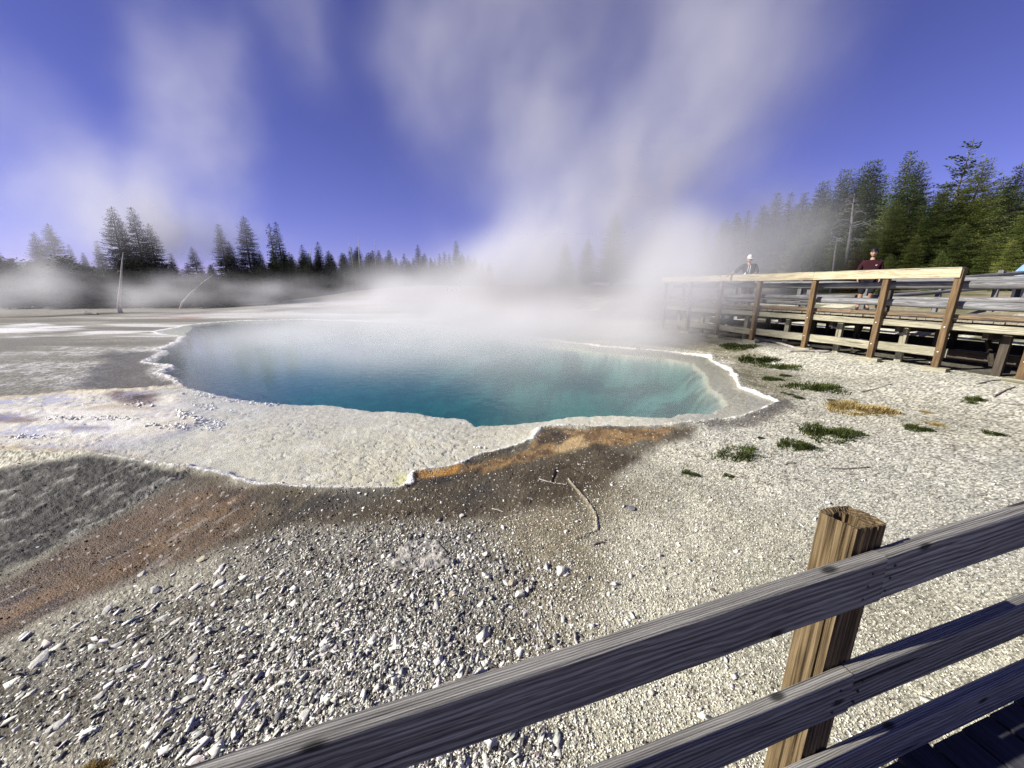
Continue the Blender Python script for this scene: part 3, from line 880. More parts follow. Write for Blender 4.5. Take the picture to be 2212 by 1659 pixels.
stick([(1790,1006),(1830,1007),(1880,1004)], .010, .006, 'dark curved twig on the wide cream gravel', M_STICK, seed=14)
stick([(1697,997),(1720,995)], .010, .006, 'short dark twig near the grass clumps', M_STICK, seed=15)
stick([(590,1440),(640,1436),(690,1432)], .006, .004, 'long thin straw lying on coarse gravel', M_DEAD, seed=16)
stick([(182,678),(196,680),(212,681)], .10, .06, 'short white fallen log on the far left flat', M_DEAD, seed=17, name='fallen_log')

# ------------------------------------------------------------------ grass clumps
def grass_mesh(n, hgt, spread, seed):
    r = random.Random(seed)
    V, F = [], []
    for i in range(n):
        a = r.uniform(0, 6.283); d = (r.random() ** .62) * (1 + .45 * math.sin(3 * a + seed) * r.random())
        x, y = math.cos(a) * d * .5, math.sin(a) * d * .5
        lean = r.uniform(.1, 1.5); la = a + r.uniform(-1.3, 1.3)
        h = hgt * r.uniform(.25, 1.15) * (1.15 - .6 * d) * (.6 + .5 * math.sin(7 * x + seed) * math.sin(9 * y))
        w = r.uniform(.006, .012)
        wx, wy = -math.sin(la) * w, math.cos(la) * w
        dx, dy = math.cos(la) * lean * h, math.sin(la) * lean * h
        b = len(V)
        V += [(x - wx, y - wy, -.02), (x + wx, y + wy, -.02), (x + dx * .45 + wx * .8, y + dy * .45 + wy * .8, h * .6), (x + dx * .45 - wx * .8, y + dy * .45 - wy * .8, h * .6), (x + dx, y + dy, h)]
        F += [(b, b + 1, b + 2, b + 3), (b + 3, b + 2, b + 4)]
    me = bpy.data.meshes.new('grass_clump'); me.from_pydata(V, [], F); me.update()
    return me

def leafy(name, dark, mid, light, scale=3.0, trans=.35):
    m = bpy.data.materials.new(name); m.use_nodes = True
    nt = m.node_tree; nt.nodes.clear()
    out = N(nt, 'ShaderNodeOutputMaterial')
    geo = N(nt, 'ShaderNodeNewGeometry')
    info = N(nt, 'ShaderNodeObjectInfo')
    n1 = N(nt, 'ShaderNodeTexNoise', inp={'Vector': geo.outputs['Position'], 'Scale': scale, 'Detail': 3.0})
    a1 = N(nt, 'ShaderNodeMath', operation='MULTIPLY_ADD', inp={0: geo.outputs['Random Per Island'], 1: .30, 2: n1.outputs['Fac']})
    a2 = N(nt, 'ShaderNodeMath', operation='MULTIPLY_ADD', inp={0: info.outputs['Random'], 1: .26, 2: a1.outputs[0]})
    c = ramp(nt, a2.outputs[0], [(.45, dark), (.75, mid), (1.05, light)])
    df = N(nt, 'ShaderNodeBsdfDiffuse', inp={'Color': c})
    tl = N(nt, 'ShaderNodeBsdfTranslucent', inp={'Color': c})
    mx = N(nt, 'ShaderNodeMixShader', inp={0: trans, 1: df.outputs[0], 2: tl.outputs[0]})
    nt.links.new(mx.outputs[0], out.inputs['Surface'])
    return m

M_GRASS = leafy('green_clump_grass', (.022, .034, .010), (.048, .068, .018), (.10, .12, .036), 9)
M_GOLD = leafy('dry_golden_grass', (.18, .12, .035), (.32, .23, .08), (.45, .36, .16), 9)
gm = [grass_mesh(1300, .13, 1, 3), grass_mesh(1200, .14, 1, 4), grass_mesh(900, .13, 1, 5)]
CL = [(1598,755,95,'g','wide green grass clump right beside the boardwalk posts near the pool'), (1643,777,105,'g','long green grass mat above the pool end, by the driftwood'),
 (1690,791,85,'g','low green grass strip on white gravel below the driftwood'), (1669,814,42,'g','small green tuft at the pool rim below the grass strip'),
 (1698,808,26,'g','tiny green tuft right of the small rim tuft'), (1765,832,112,'g','big dark green grass clump with a long shadow, middle of the bank'),
 (1700,845,28,'g','tiny green tuft close above the white rim tip'), (1724,852,26,'g','tiny green tuft left of the golden grass'),
 (1798,857,18,'g','tiny green sprig at the left end of the golden grass'), (1855,873,135,'y','long strip of dry golden grass on white crust'),
 (2004,880,24,'y','small golden tuft alone on the gravel'), (2022,907,40,'y','sparse yellow green tuft above dark debris'),
 (1795,926,135,'g','broad olive green clump in the middle of cream gravel'), (1722,952,85,'g','olive green clump touching the broad one on its left'),
 (1603,970,112,'g','large dark green clump nearest the pool rim tip'), (1491,1010,40,'g','small dark clump below the rim, leftmost on the cream gravel'),
 (1577,1014,26,'g','small dark tuft below the large dark clump'), (2108,859,44,'g','low green and dark sprigs before the rightmost posts'),
 (1645,935,14,'g','single dark sprig right of the rim tip'), (185,1640,70,'y','yellow green tuft at the bottom of the coarse gravel'), (2095,862,30,'g','dark green sprig beside the low sprigs'),
 (1985,915,50,'g','dark flattened sprigs on white crust'), (2150,925,40,'g','dark brown flattened tuft at the right of the gravel')]
for k, (px, py, wpx, kd, lab) in enumerate(CL):
    X, Y = on_z(px, py, .03)
    s = wpx / FPX * (Y * CP + H * SP)
    o = obj('grass_clump', gm[k % 3], None, None)
    if len(o.data.materials) == 0: o.data.materials.append(M_GRASS)
    o.material_slots[0].link = 'OBJECT'; o.material_slots[0].material = M_GRASS if kd == 'g' else M_GOLD
    hz = 1.0 if s > .3 else .55
    o.location = (X, Y, gzz(X, Y)); o.scale = (s, s * (.75 if s > .35 else .9), hz * min(1.0, .35 + s * .6)); o.rotation_euler = (0, 0, random.uniform(-.4, .4))
    tag(o, lab, 'grass', 'grass clumps on the bank')
# ------------------------------------------------------------------ near boardwalk: ramp climbing to the right
FD = Vector((.9643, .2512, .0837)).normalized()                 # along the fence
FN = Vector((-FD.y, FD.x, 0)).normalized()                      # away from the camera, towards the pool
J0 = Vector((.987, .863, H - .683))                             # front top edge of the top rail at its joint

def fp(t, n=0.0, dz=0.0): return J0 + FD * t + FN * n + Vector((0, 0, dz))

def nail(par, p, n, r=.0045, mat=None, dome=False, name='nail'):
    """A nail or bolt head standing 1-2 mm proud of a board, as a sub-part of it."""
    n = Vector(n).normalized()
    bm_ = bmesh.new()
    if dome: bmesh.ops.create_uvsphere(bm_, u_segments=10, v_segments=6, radius=r)
    else: bmesh.ops.create_cone(bm_, cap_ends=True, segments=10, radius1=r, radius2=r * .8, depth=.003)
    me = bpy.data.meshes.new(name); bm_.to_mesh(me); bm_.free()
    M = n.to_track_quat('Z', 'Y').to_matrix().to_4x4(); M.translation = Vector(p)
    return obj(name, me, par, mat or M_NAIL, M)

rail = empty('wooden_railing', (J0.x, J0.y, 0.0), 'weathered grey two-rail wooden railing with a golden post, close in front of the viewer', 'railing')
LEFT, RIGHT = -2.44, 2.44
T, W6 = .038, .140
for lvl, (dz, nm) in enumerate(((0.0, 'rail'), (-.393, 'rail'))):
    for k, (a, b_) in enumerate(((LEFT + .01, -.003), (.006, RIGHT - .003))):
        sh = .006 if k else 0.0
        p0 = fp(a, T / 2 + sh, dz - W6 / 2 - sh); p1 = fp(b_, T / 2 + sh, dz - W6 / 2 - sh * .5)
        o = board(nm, p0, p1, T, W6, M_RAIL, rail, ch=.005, wob=.002, seg=24)
        pts = []
        for zz in (-.035, -.072, -.110):
            e = -.045 if k == 0 else .045
            pts.append((fp(e + zz * .18, -.0005 + sh, dz + zz - sh), -FN))
        for p_, n_ in pts: nail(o, p_, n_)
        o['label'] = ['upper grey rail running down to the left', 'upper grey rail right of the joint', 'lower grey rail running down to the left', 'lower grey rail with shadow right of the joint'][lvl * 2 + k]

def post_mesh(h, wx, wy, seed, rot=True):
    """A grooved, split timber post along +Z from 0 to h; the top is rotted into a hollow."""
    r = random.Random(seed)
    n = 96
    base = []
    for k in range(n):
        a = 4 * k / n
        s, t = int(a) % 4, a - int(a)
        p = [(-1 + 2 * t, -1), (1, -1 + 2 * t), (1 - 2 * t, 1), (-1, 1 - 2 * t)][s]
        base.append((p[0] * wx / 2, p[1] * wy / 2, s, t))
    cracks = [(r.random() * n, r.uniform(.7, 1.6), r.uniform(.005, .011)) for _ in range(13)]
    V, F = [], []
    rows = 40
    def off(k, z):
        g = .0015 * math.sin(k * 1.3 + seed) + .0012 * math.sin(k * 3.1)
        for c, wd, dp in cracks:
            dd = abs((k - c - .5 * math.sin(z * 5 + c) + n / 2) % n - n / 2)
            if dd < wd * 1.5: g -= dp * (1 - dd / (wd * 1.5))
        return g
    for i in range(rows + 1):
        z = h * i / rows
        for k in range(n):
            x, y, s, t = base[k]
            l = math.hypot(x, y); g = off(k, z) + r.uniform(-.0004, .0004)
            if t < .03 or t > .97: g -= .003
            V.append((x + x / l * g, y + y / l * g, z + (.003 * math.sin(k * .21 + 1) if i == rows else 0)))
    for i in range(rows):
        for k in range(n):
            k2 = (k + 1) % n
            F.append((i * n + k, i * n + k2, (i + 1) * n + k2, (i + 1) * n + k))
    # top face in, then down into the hollow
    steps = ((.985, 0), (.90, -.001), (.80, -.005), (.735, -.010), (.70, -.030), (.68, -.075), (.64, -.13), (.05, -.16)) if rot else ((.97, .001), (.6, .002), (.05, .002))
    last = rows * n
    for si, (sc, dz) in enumerate(steps):
        st = len(V)
        for k in range(n):
            x, y, s, t = base[k]
            ph_ = math.atan2(y, x); hollow = 1.0 if sc > .78 else .74 + .26 * math.cos(ph_ - 2.3) + .07 * math.sin(5 * ph_) + .03 * math.sin(17 * ph_)
            V.append((x * sc * hollow, y * sc * hollow, h + dz + r.uniform(-.0016, .0016) + .003 * math.sin(k * .21 + 1)))
        for k in range(n):
            k2 = (k + 1) % n
            F.append((last + k, last + k2, st + k2, st + k))
        last = st
    F.append(tuple(last + k for k in range(n)))
    me = bpy.data.meshes.new('post'); me.from_pydata(V, [], F); me.update()
    return me

M_POSTV = None
def post_obj(t, dz_top, wx=.112, wy=.098):
    c = fp(t, T + wy / 2 + .003, dz_top)
    zb = gzz(c.x, c.y) - .3
    me = post_mesh(c.z - zb, wx, wy, int(abs(t) * 100) + 3)
    # grain runs along the object's X: swap axes so that local X is the post's length
    for v in me.vertices: v.co = Vector((v.co.z, v.co.x, v.co.y))
    M = Matrix((Vector((0, 0, 1)), Vector((FD.x, FD.y, 0)).normalized(), FN)).transposed().to_4x4()
    M.translation = Vector((c.x, c.y, zb))
    o = obj('post', me, rail, M_POST, M)
    o['label'] = 'golden grooved post with a rotted hollow top'
    return o
post_obj(-.022, .068)
post_obj(LEFT + .03, .088); post_obj(RIGHT - .03, .088)

deck = empty('boardwalk', (J0.x - FN.x * .9, J0.y - FN.y * .9, 0.0), 'dark plank boardwalk ramp in the bottom corner, below the grey railing', 'boardwalk')
DZ = -.747 - W6                                                  # deck level below the rail's top edge
board('kerb_board', fp(LEFT - .5, T / 2 + .002, -.747 - W6 / 2 + .003), fp(RIGHT + .8, T / 2 + .002, -.747 - W6 / 2 + .003), T, W6, M_RAIL, deck, ch=.006, seg=24)
V, F = [], []
t = LEFT - .6; k = 0; rr_ = random.Random(4)
DM = Matrix((FN, -FD, FN.cross(-FD))).transposed().to_4x4()
while t < RIGHT + 1.2:
    wd = .138
    c0 = fp(t + wd / 2, -1.85, DZ - .019)
    m_ = board_mesh(1.85 + rr_.uniform(0, .012), wd, .038, seg=8, ch=.004, wob=.0015, seed=900 + k)
    dzk = rr_.uniform(-.002, .002)
    b0 = len(V)
    V += [(fp(t + wd / 2, -1.85, DZ - .019 + dzk) - J0 + FN * v.co.x + FD * v.co.y + FN.cross(-FD) * v.co.z * 1.0) for v in m_.vertices]
    F += [tuple(b0 + i for i in p.vertices) for p in m_.polygons]
    t += wd + .009; k += 1
pm = bpy.data.meshes.new('deck_planks')
# local X across the walk (grain), local Y along it
Ri = DM.to_3x3().inverted()
pm.from_pydata([tuple(Ri @ Vector(v)) for v in V], [], F); pm.update()
M = DM.copy(); M.translation = J0
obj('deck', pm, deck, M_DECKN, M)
for nn in (-.06, -.95, -1.8):
    board('joist', fp(LEFT - .5, nn, DZ - .038 - .09), fp(RIGHT + 1.1, nn, DZ - .038 - .09), .04, .16, M_UNDER, deck)
for tt in (-2.0, 0.2, 2.4):
    for nn in (-.11, -1.75):
        p = fp(tt, nn, DZ - .05)
        g = gzz(p.x, p.y) if abs(p.x) + p.y > .5 and p.y > -.2 else float(terrain(np.array([p.x]), np.array([p.y]))[0][0])
        if p.z - .2 > g: board('support_post', (p.x, p.y, g - .2), (p.x, p.y, p.z - .04), .09, .09, M_UNDER, deck, up=tuple(FN))

# ------------------------------------------------------------------ far boardwalk with handrail and log rails
def bp_(s, n, z): return Vector((E0[0] + U0[0] * s + N0[0] * n, E0[1] + U0[1] * s + N0[1] * n, z))
ZD, ZR = H - .67, H + .40                                        # deck level, top of the handrail
NV = (-N0[0], -N0[1], 0.0)
hr = empty('wooden_railing', bp_(0, 0, .15), 'tall railing of orange posts with a pale yellow handrail beside the raised boardwalk', 'railing')
PS = (-1.22, 0.0, 1.22, 2.82, 4.46, 5.87, 7.25, 8.6)
for k, s in enumerate(PS):
    g = gzz(*bp_(s, 0, 0).xy[:])
    top = ZR - .03 if s >= 0 else ZR - .25
    p = board('post', bp_(s, 0, g - .25), bp_(s, 0, top), .115, .125, M_POSTF, hr, up=NV, ch=.006, wob=.003)
    f = board('footing', bp_(s - .22, -.02, g + .035), bp_(s + .20, -.02, g + .035), .20, .09, M_PLANK, None)
    pw_ = WM[f.name]; f.parent = p; f.matrix_basis = WM[p.name].inverted() @ pw_
    nail(p, bp_(s, -.066, ZD - .16), NV, .017, M_BOLT, True, 'bolt'); nail(p, bp_(s, -.066, g + .42), NV, .017, M_BOLT, True, 'bolt')
ends = (-.03, 1.26, 2.86, 4.46, 7.25, 8.75)
for a, b_ in ((-.04, 2.83), (2.836, 5.88), (5.886, 8.75)):
    board('handrail', bp_(a, -.085, ZR - .105), bp_(b_, -.085, ZR - .105), .042, .20, M_HAND, hr, ch=.012, wob=.004)
    board('rail_cap', bp_(a + .005, -.02, ZR - .004), bp_(b_ - .004, -.02, ZR - .004), .17, .032, M_PLANK, hr, ch=.006, wob=.003)
for k, (a, b_) in enumerate(((-.09, 1.24), (1.25, 2.80), (2.84, 4.44), (4.47, 5.86), (5.89, 7.22), (7.26, 8.7))):
    board('lower_plank', bp_(a, .085, .15 + .36 - .02 * (k % 2)), bp_(b_, .085, .15 + .36), .045, .20, M_PLANK, hr, ch=.008, wob=.006)

bw = empty('boardwalk', bp_(2, 1.5, .15), 'raised grey plank boardwalk on dark stilts behind the yellow handrail', 'boardwalk')
S0, S1, WD = -4.2, 8.9, 3.1
V, F = [], []; s = S0; k = 0
BM = Matrix((Vector((*N0, 0)), Vector((-U0[0], -U0[1], 0)), Vector((0, 0, 1)))).transposed()
BMi = BM.inverted()
while s < S1:
    m_ = board_mesh(WD, .140, .042, seg=6, ch=.005, wob=.002, seed=2000 + k)
    b0 = len(V); e = random.uniform(-.02, .02)
    V += [(v.co.x + .10 + e, -(s + .07) + v.co.y, ZD - .021 + v.co.z + random.uniform(-.0015, .0015)) for v in m_.vertices]
    F += [tuple(b0 + i for i in p.vertices) for p in m_.polygons]
    s += .149; k += 1
dm = bpy.data.meshes.new('deck'); dm.from_pydata(V, [], F); dm.update()
M = BM.to_4x4(); M.translation = Vector((E0[0], E0[1], 0))
obj('deck', dm, bw, M_DECK, M)
for k, (a, b_) in enumerate(((-1.25, 1.9), (1.91, 4.9), (4.91, 8.85), (-4.2, -1.27))):
    board('kerb_board', bp_(a, .18, ZD + .062), bp_(b_, .18, ZD + .062), .10, .085, M_CURB, bw, ch=.010, wob=.005)
for k, (a, b_) in enumerate(((-1.19, 1.20), (1.24, 2.80), (2.84, 5.86), (5.88, 8.58), (-4.1, -1.24))):
    board('edge_plank', bp_(a, .085, ZD - .155), bp_(b_, .085, ZD - .155 + .01), .040, .145, M_PLANK, bw, ch=.006, wob=.004)
for n_ in (.55, 1.6, 2.8):
    board('joist', bp_(S0, n_, ZD - .042 - .12), bp_(S1, n_, ZD - .042 - .12), .08, .22, M_UNDER, bw)
for k, s in enumerate(np.arange(-3.4, 8.9, 1.45)):
    board('cross_beam', bp_(s, .3, ZD - .30), bp_(s, 3.0, ZD - .30), .09, .18, M_UNDER, bw)
    for n_ in (.50, 1.6, 2.85):
        so_ = s + random.uniform(-.25, .25)
        p = bp_(so_, n_, 0); g = gzz(p.x, p.y)
        board('support_post', bp_(so_, n_, g - .1), bp_(so_, n_, ZD - .28), .13, .10, M_PLANK if n_ < 1 and s > .5 else M_UNDER, bw, up=NV)
for s, n0, n1, z0, z1 in ((-.6, .6, 2.6, .35, .9), (2.0, .7, 2.7, .3, .85), (6.4, .6, 2.6, .32, .9)):
    board('brace', bp_(s, n0, z0), bp_(s + .9, n1, z1), .05, .16, M_UNDER, bw)

for z_, n_ in ((.42, 2.95), (.80, 2.98), (.30, 1.62)):
    board('stringer', bp_(S0, n_, z_), bp_(S1, n_, z_ + .03), .05, .24, M_UNDER, bw)
lg = empty('log_railing', bp_(2, .30, ZD), 'weathered grey log railing inside the raised boardwalk, in front of the people', 'railing')
def lg_log(par, s0, s1, n_, z, r0=.075, r1=.065, seed=0):
    L = abs(s1 - s0)
    me = log_mesh(L, r0, r1, seed)
    return obj('log_rail', me, par, M_LOG, frame(bp_(s0, n_, z), bp_(s1, n_, z + .01)))
lg_log(lg, -4.3, 2.9, .26, ZD + .70, .09, .078, 1); lg_log(lg, 2.85, 8.4, .27, ZD + .715, .08, .062, 2)
lg_log(lg, -4.3, 3.3, .26, ZD + .30, .095, .08, 3); lg_log(lg, 3.0, 6.0, .24, ZD + .37, .07, .062, 4); lg_log(lg, 2.95, 8.6, .30, ZD + .245, .07, .06, 5)
for s in (-3.0, -1.35, 1.3, 3.15, 5.6, 8.0):
    board('post', bp_(s, .36, ZD - .02), bp_(s, .36, ZD + .80 + random.uniform(-.03, .05)), .11, .12, M_UNDER if s < 2 else M_LOG, lg, up=NV)
lf_ = empty('log_railing', bp_(2, 3.0, ZD), 'dark shaded log railing along the back of the raised boardwalk', 'railing')
lg_log(lf_, -4.0, 3.1, 2.98, ZD + .84, .075, .06, 6); lg_log(lf_, -4.0, 3.2, 2.98, ZD + .36, .08, .065, 7)
lg_log(lf_, 3.4, 8.9, 2.98, ZD + .80, .07, .06, 8); lg_log(lf_, 3.4, 8.8, 2.98, ZD + .36, .07, .06, 9)
for s in (-2.6, -.55, 1.2, 3.2, 5.2, 7.4, 8.8):
    board('post', bp_(s, 3.06, ZD - .5), bp_(s, 3.06, ZD + .98 + random.uniform(-.05, .05)), .12, .13, M_LOG, lf_, up=NV)
# side branch of the boardwalk leaving to the back, low plank walk with its own rail
b2 = empty('log_railing', bp_(3.3, 4.5, ZD), 'slanting log railing running away behind the person in maroon', 'railing')
for z, sd in ((.78, 11), (.38, 12)):
    obj('log_rail', log_mesh(5.5, .07, .06, sd), b2, M_LOG, frame(bp_(3.3, 3.2, ZD + z), bp_(1.6, 8.4, ZD + z + .35)))
for q in (.1, .45, .8, .98):
    s, n_ = 3.3 - 1.7 * q, 3.2 + 5.2 * q
    p = bp_(s, n_, 0); g = gzz(p.x, p.y)
    board('post', (p.x, p.y, min(g, ZD) - .1), (p.x, p.y, ZD + .92 + .35 * q), .12, .12, M_LOG, b2, up=NV)
# ------------------------------------------------------------------ people
def skin(name, pts, edges, parent, mat, sub=2, M=None, smooth=True):
    """pts: {key: (x, y, z, rx, ry)}; the first key is the root."""
    keys = list(pts)
    me = bpy.data.meshes.new(name)
    me.from_pydata([pts[k][:3] for k in keys], [(keys.index(a), keys.index(b_)) for a, b_ in edges], [])
    o = bpy.data.objects.new(name, me); COL.objects.link(o)
    me.materials.append(mat)
    if parent is not None: o.parent = parent
    md = o.modifiers.new('skin', 'SKIN'); md.use_smooth_shade = True
    for i, k in enumerate(keys):
        sv_ = me.skin_vertices[0].data[i]
        sv_.radius = (pts[k][3], pts[k][4]); sv_.use_root = (i == 0)
    ss = o.modifiers.new('sub', 'SUBSURF'); ss.levels = sub; ss.render_levels = sub
    return o

def cloth_mat(name, c, var=.18): return plain(name, c, .95, var, 30)
M_SKIN = plain('skin_tan', (.42, .245, .165), .6, .08, 20, .35)
M_SKINL = plain('skin_fair', (.34, .205, .14), .6, .08, 20, .35)
M_MAROON = cloth_mat('maroon_fleece', (.030, .006, .010))
M_BLACK = cloth_mat('black_cotton', (.012, .012, .014))
M_NAVY = cloth_mat('dark_navy_cotton', (.028, .028, .036))
M_HAIR = plain('dark_hair', (.010, .008, .007), .5, .4, 60)
M_WHITE = cloth_mat('white_cotton', (.78, .77, .76), .05)
M_GREYC = cloth_mat('light_grey_cap_cotton', (.50, .50, .50), .1)
M_BLUE = cloth_mat('light_blue_cotton', (.20, .33, .54), .15)
M_CREAM = cloth_mat('cream_canvas', (.60, .53, .42), .2)
M_EYE = plain('eye_dark', (.02, .015, .012), .3, .1, 10)
M_SHOE = cloth_mat('dark_shoe', (.04, .04, .05), .3)
M_LIP = plain('lips', (.32, .13, .11), .6, .05, 10)

def head_mesh(r=1.0):
    """Chin, jaw, cheeks, brow, eye sockets and nose pushed into a fine sphere; face towards -Y, chin at z=-.115."""
    bm_ = bmesh.new(); bmesh.ops.create_uvsphere(bm_, u_segments=28, v_segments=22, radius=1)
    for v in bm_.verts:
        x, y, z = v.co
        X, Y, Z_ = x * .076, y * .096, z * .118
        if z < 0:
            X *= 1 - .30 * z * z; Y *= 1 - .18 * z * z if y < 0 else 1 - .35 * z * z
            if y < 0: Y -= .012 * (-z)
        if y < -.3:
            g = math.exp(-(x / .16) ** 2)
            Y -= .024 * g * math.exp(-((z + .16) / .17) ** 2)                                  # nose
            for sx in (-.40, .40): Y += .010 * math.exp(-((x - sx) / .20) ** 2 - ((z - .05) / .12) ** 2)   # sockets
            Y -= .006 * math.exp(-((z - .22) / .10) ** 2)                                      # brow
            Y -= .005 * math.exp(-(x / .3) ** 2 - ((z + .50) / .10) ** 2)                      # mouth
            Y -= .006 * math.exp(-(x / .3) ** 2 - ((z + .85) / .15) ** 2)                      # chin
        v.co = (X * r, Y * r, Z_ * r)
    return bm_

def add_head(root, c, yaw, tilt, skin_m, body=None):
    """The head mesh is merged into the body's figure as its own smooth surface over the neck; eyes, ears and lips follow."""
    Mh = Matrix.Translation(c) @ Matrix.Rotation(yaw, 4, 'Z') @ Matrix.Rotation(tilt, 4, 'X')
    bm_ = head_mesh()
    for sx in (-1, 1):
        bmesh.ops.create_uvsphere(bm_, u_segments=10, v_segments=8, radius=1, matrix=Matrix.Translation((sx * .077, .008, -.008)) @ Matrix.Diagonal((.011, .022, .034, 1)))
    me = bpy.data.meshes.new('head'); bm_.to_mesh(me); bm_.free()
    for p in me.polygons: p.use_smooth = True
    h = obj('head', me, root, skin_m); h.matrix_local = Mh
    bm_ = bmesh.new()
    for sx in (-.031, .031):
        bmesh.ops.create_uvsphere(bm_, u_segments=10, v_segments=8, radius=1, matrix=Matrix.Translation((sx, -.083, .006)) @ Matrix.Diagonal((.011, .007, .005, 1)))
        bmesh.ops.create_uvsphere(bm_, u_segments=10, v_segments=8, radius=1, matrix=Matrix.Translation((sx, -.094, .026)) @ Matrix.Diagonal((.017, .005, .0035, 1)))
    me = bpy.data.meshes.new('eyes'); bm_.to_mesh(me); bm_.free()
    e = obj('eyes', me, h, M_EYE)
    bm_ = bmesh.new()
    bmesh.ops.create_uvsphere(bm_, u_segments=10, v_segments=8, radius=1, matrix=Matrix.Translation((0, -.099, -.060)) @ Matrix.Diagonal((.023, .008, .008, 1)))
    me = bpy.data.meshes.new('mouth'); bm_.to_mesh(me); bm_.free()
    obj('mouth', me, h, M_LIP)
    return h

def hair_mesh(front=.03):
    bm_ = bmesh.new(); bmesh.ops.create_uvsphere(bm_, u_segments=30, v_segments=20, radius=1)
    dele = []
    r = random.Random(3)
    for v in bm_.verts:
        x, y, z = v.co
        lim = .30 if y < -.15 else (-.05 if y < .35 else -.55)
        if z < lim - .12: dele.append(v)
        k = 1.22 + r.uniform(-.02, .06)
        v.co = (x * .079 * k, y * .100 * k, z * .122 * k + .004)
    bmesh.ops.delete(bm_, geom=dele, context='VERTS')
    me = bpy.data.meshes.new('hair'); bm_.to_mesh(me); bm_.free()
    for p in me.polygons: p.use_smooth = True
    return me

def cap_mesh():
    bm_ = bmesh.new(); bmesh.ops.create_uvsphere(bm_, u_segments=28, v_segments=18, radius=1)
    bmesh.ops.delete(bm_, geom=[v for v in bm_.verts if v.co.z < .05], context='VERTS')
    for v in bm_.verts: v.co = (v.co.x * .086, v.co.y * .108, v.co.z * .118 + .022)
    n = 14                                                          # peak
    a = [bm_.verts.new((.080 * math.cos(t), -.070 - .085 * math.sin(t), .032 - .012 * math.sin(t))) for t in np.linspace(0, math.pi, n)]
    c = [bm_.verts.new((.080 * math.cos(t), -.070 - .010 * math.sin(t), .040)) for t in np.linspace(0, math.pi, n)]
    for i in range(n - 1): bm_.faces.new((a[i], a[i + 1], c[i + 1], c[i]))
    me = bpy.data.meshes.new('cap'); bm_.to_mesh(me); bm_.free()
    for p in me.polygons: p.use_smooth = True
    return me

def hand(pts, edges, tag_, wrist, d, palm_n, curl=.5):
    """Palm, four unequal bent fingers and a thumb off the side, as skin chains starting at the wrist key."""
    w_ = Vector(pts[wrist][:3]); d = Vector(d).normalized(); nrm = Vector(palm_n).normalized(); sd = d.cross(nrm).normalized()
    pc = w_ + d * .045
    pts[tag_ + 'palm'] = (*pc, .034, .018); edges.append((wrist, tag_ + 'palm'))
    kn = pc + d * .04
    for i, (o_, L) in enumerate(((-.028, .060), (-.009, .072), (.010, .068), (.028, .052))):
        q = kn + sd * o_
        q1 = q + (d * math.cos(curl * .5) + nrm * math.sin(curl * .5)) * L * .5
        q2 = q1 + (d * math.cos(curl * 1.3) + nrm * math.sin(curl * 1.3)) * L * .35
        q3 = q2 + (d * math.cos(curl * 1.9) + nrm * math.sin(curl * 1.9)) * L * .25
        prev = tag_ + 'palm'
        for j, (p, rad) in enumerate(((q, .0100), (q1, .0092), (q2, .0085), (q3, .0070))):
            kx = f'{tag_}f{i}{j}'; pts[kx] = (*p, rad, rad); edges.append((prev, kx)); prev = kx
    th = pc - sd * .034 - d * .012
    t2 = th + (d * .6 - sd * .6 + nrm * .3).normalized() * .032; t3 = t2 + (d * .9 - sd * .1 + nrm * .3).normalized() * .028
    prev = tag_ + 'palm'
    for j, (p, rad) in enumerate(((th, .012), (t2, .0105), (t3, .008))):
        kx = f'{tag_}t{j}'; pts[kx] = (*p, rad, rad); edges.append((prev, kx)); prev = kx

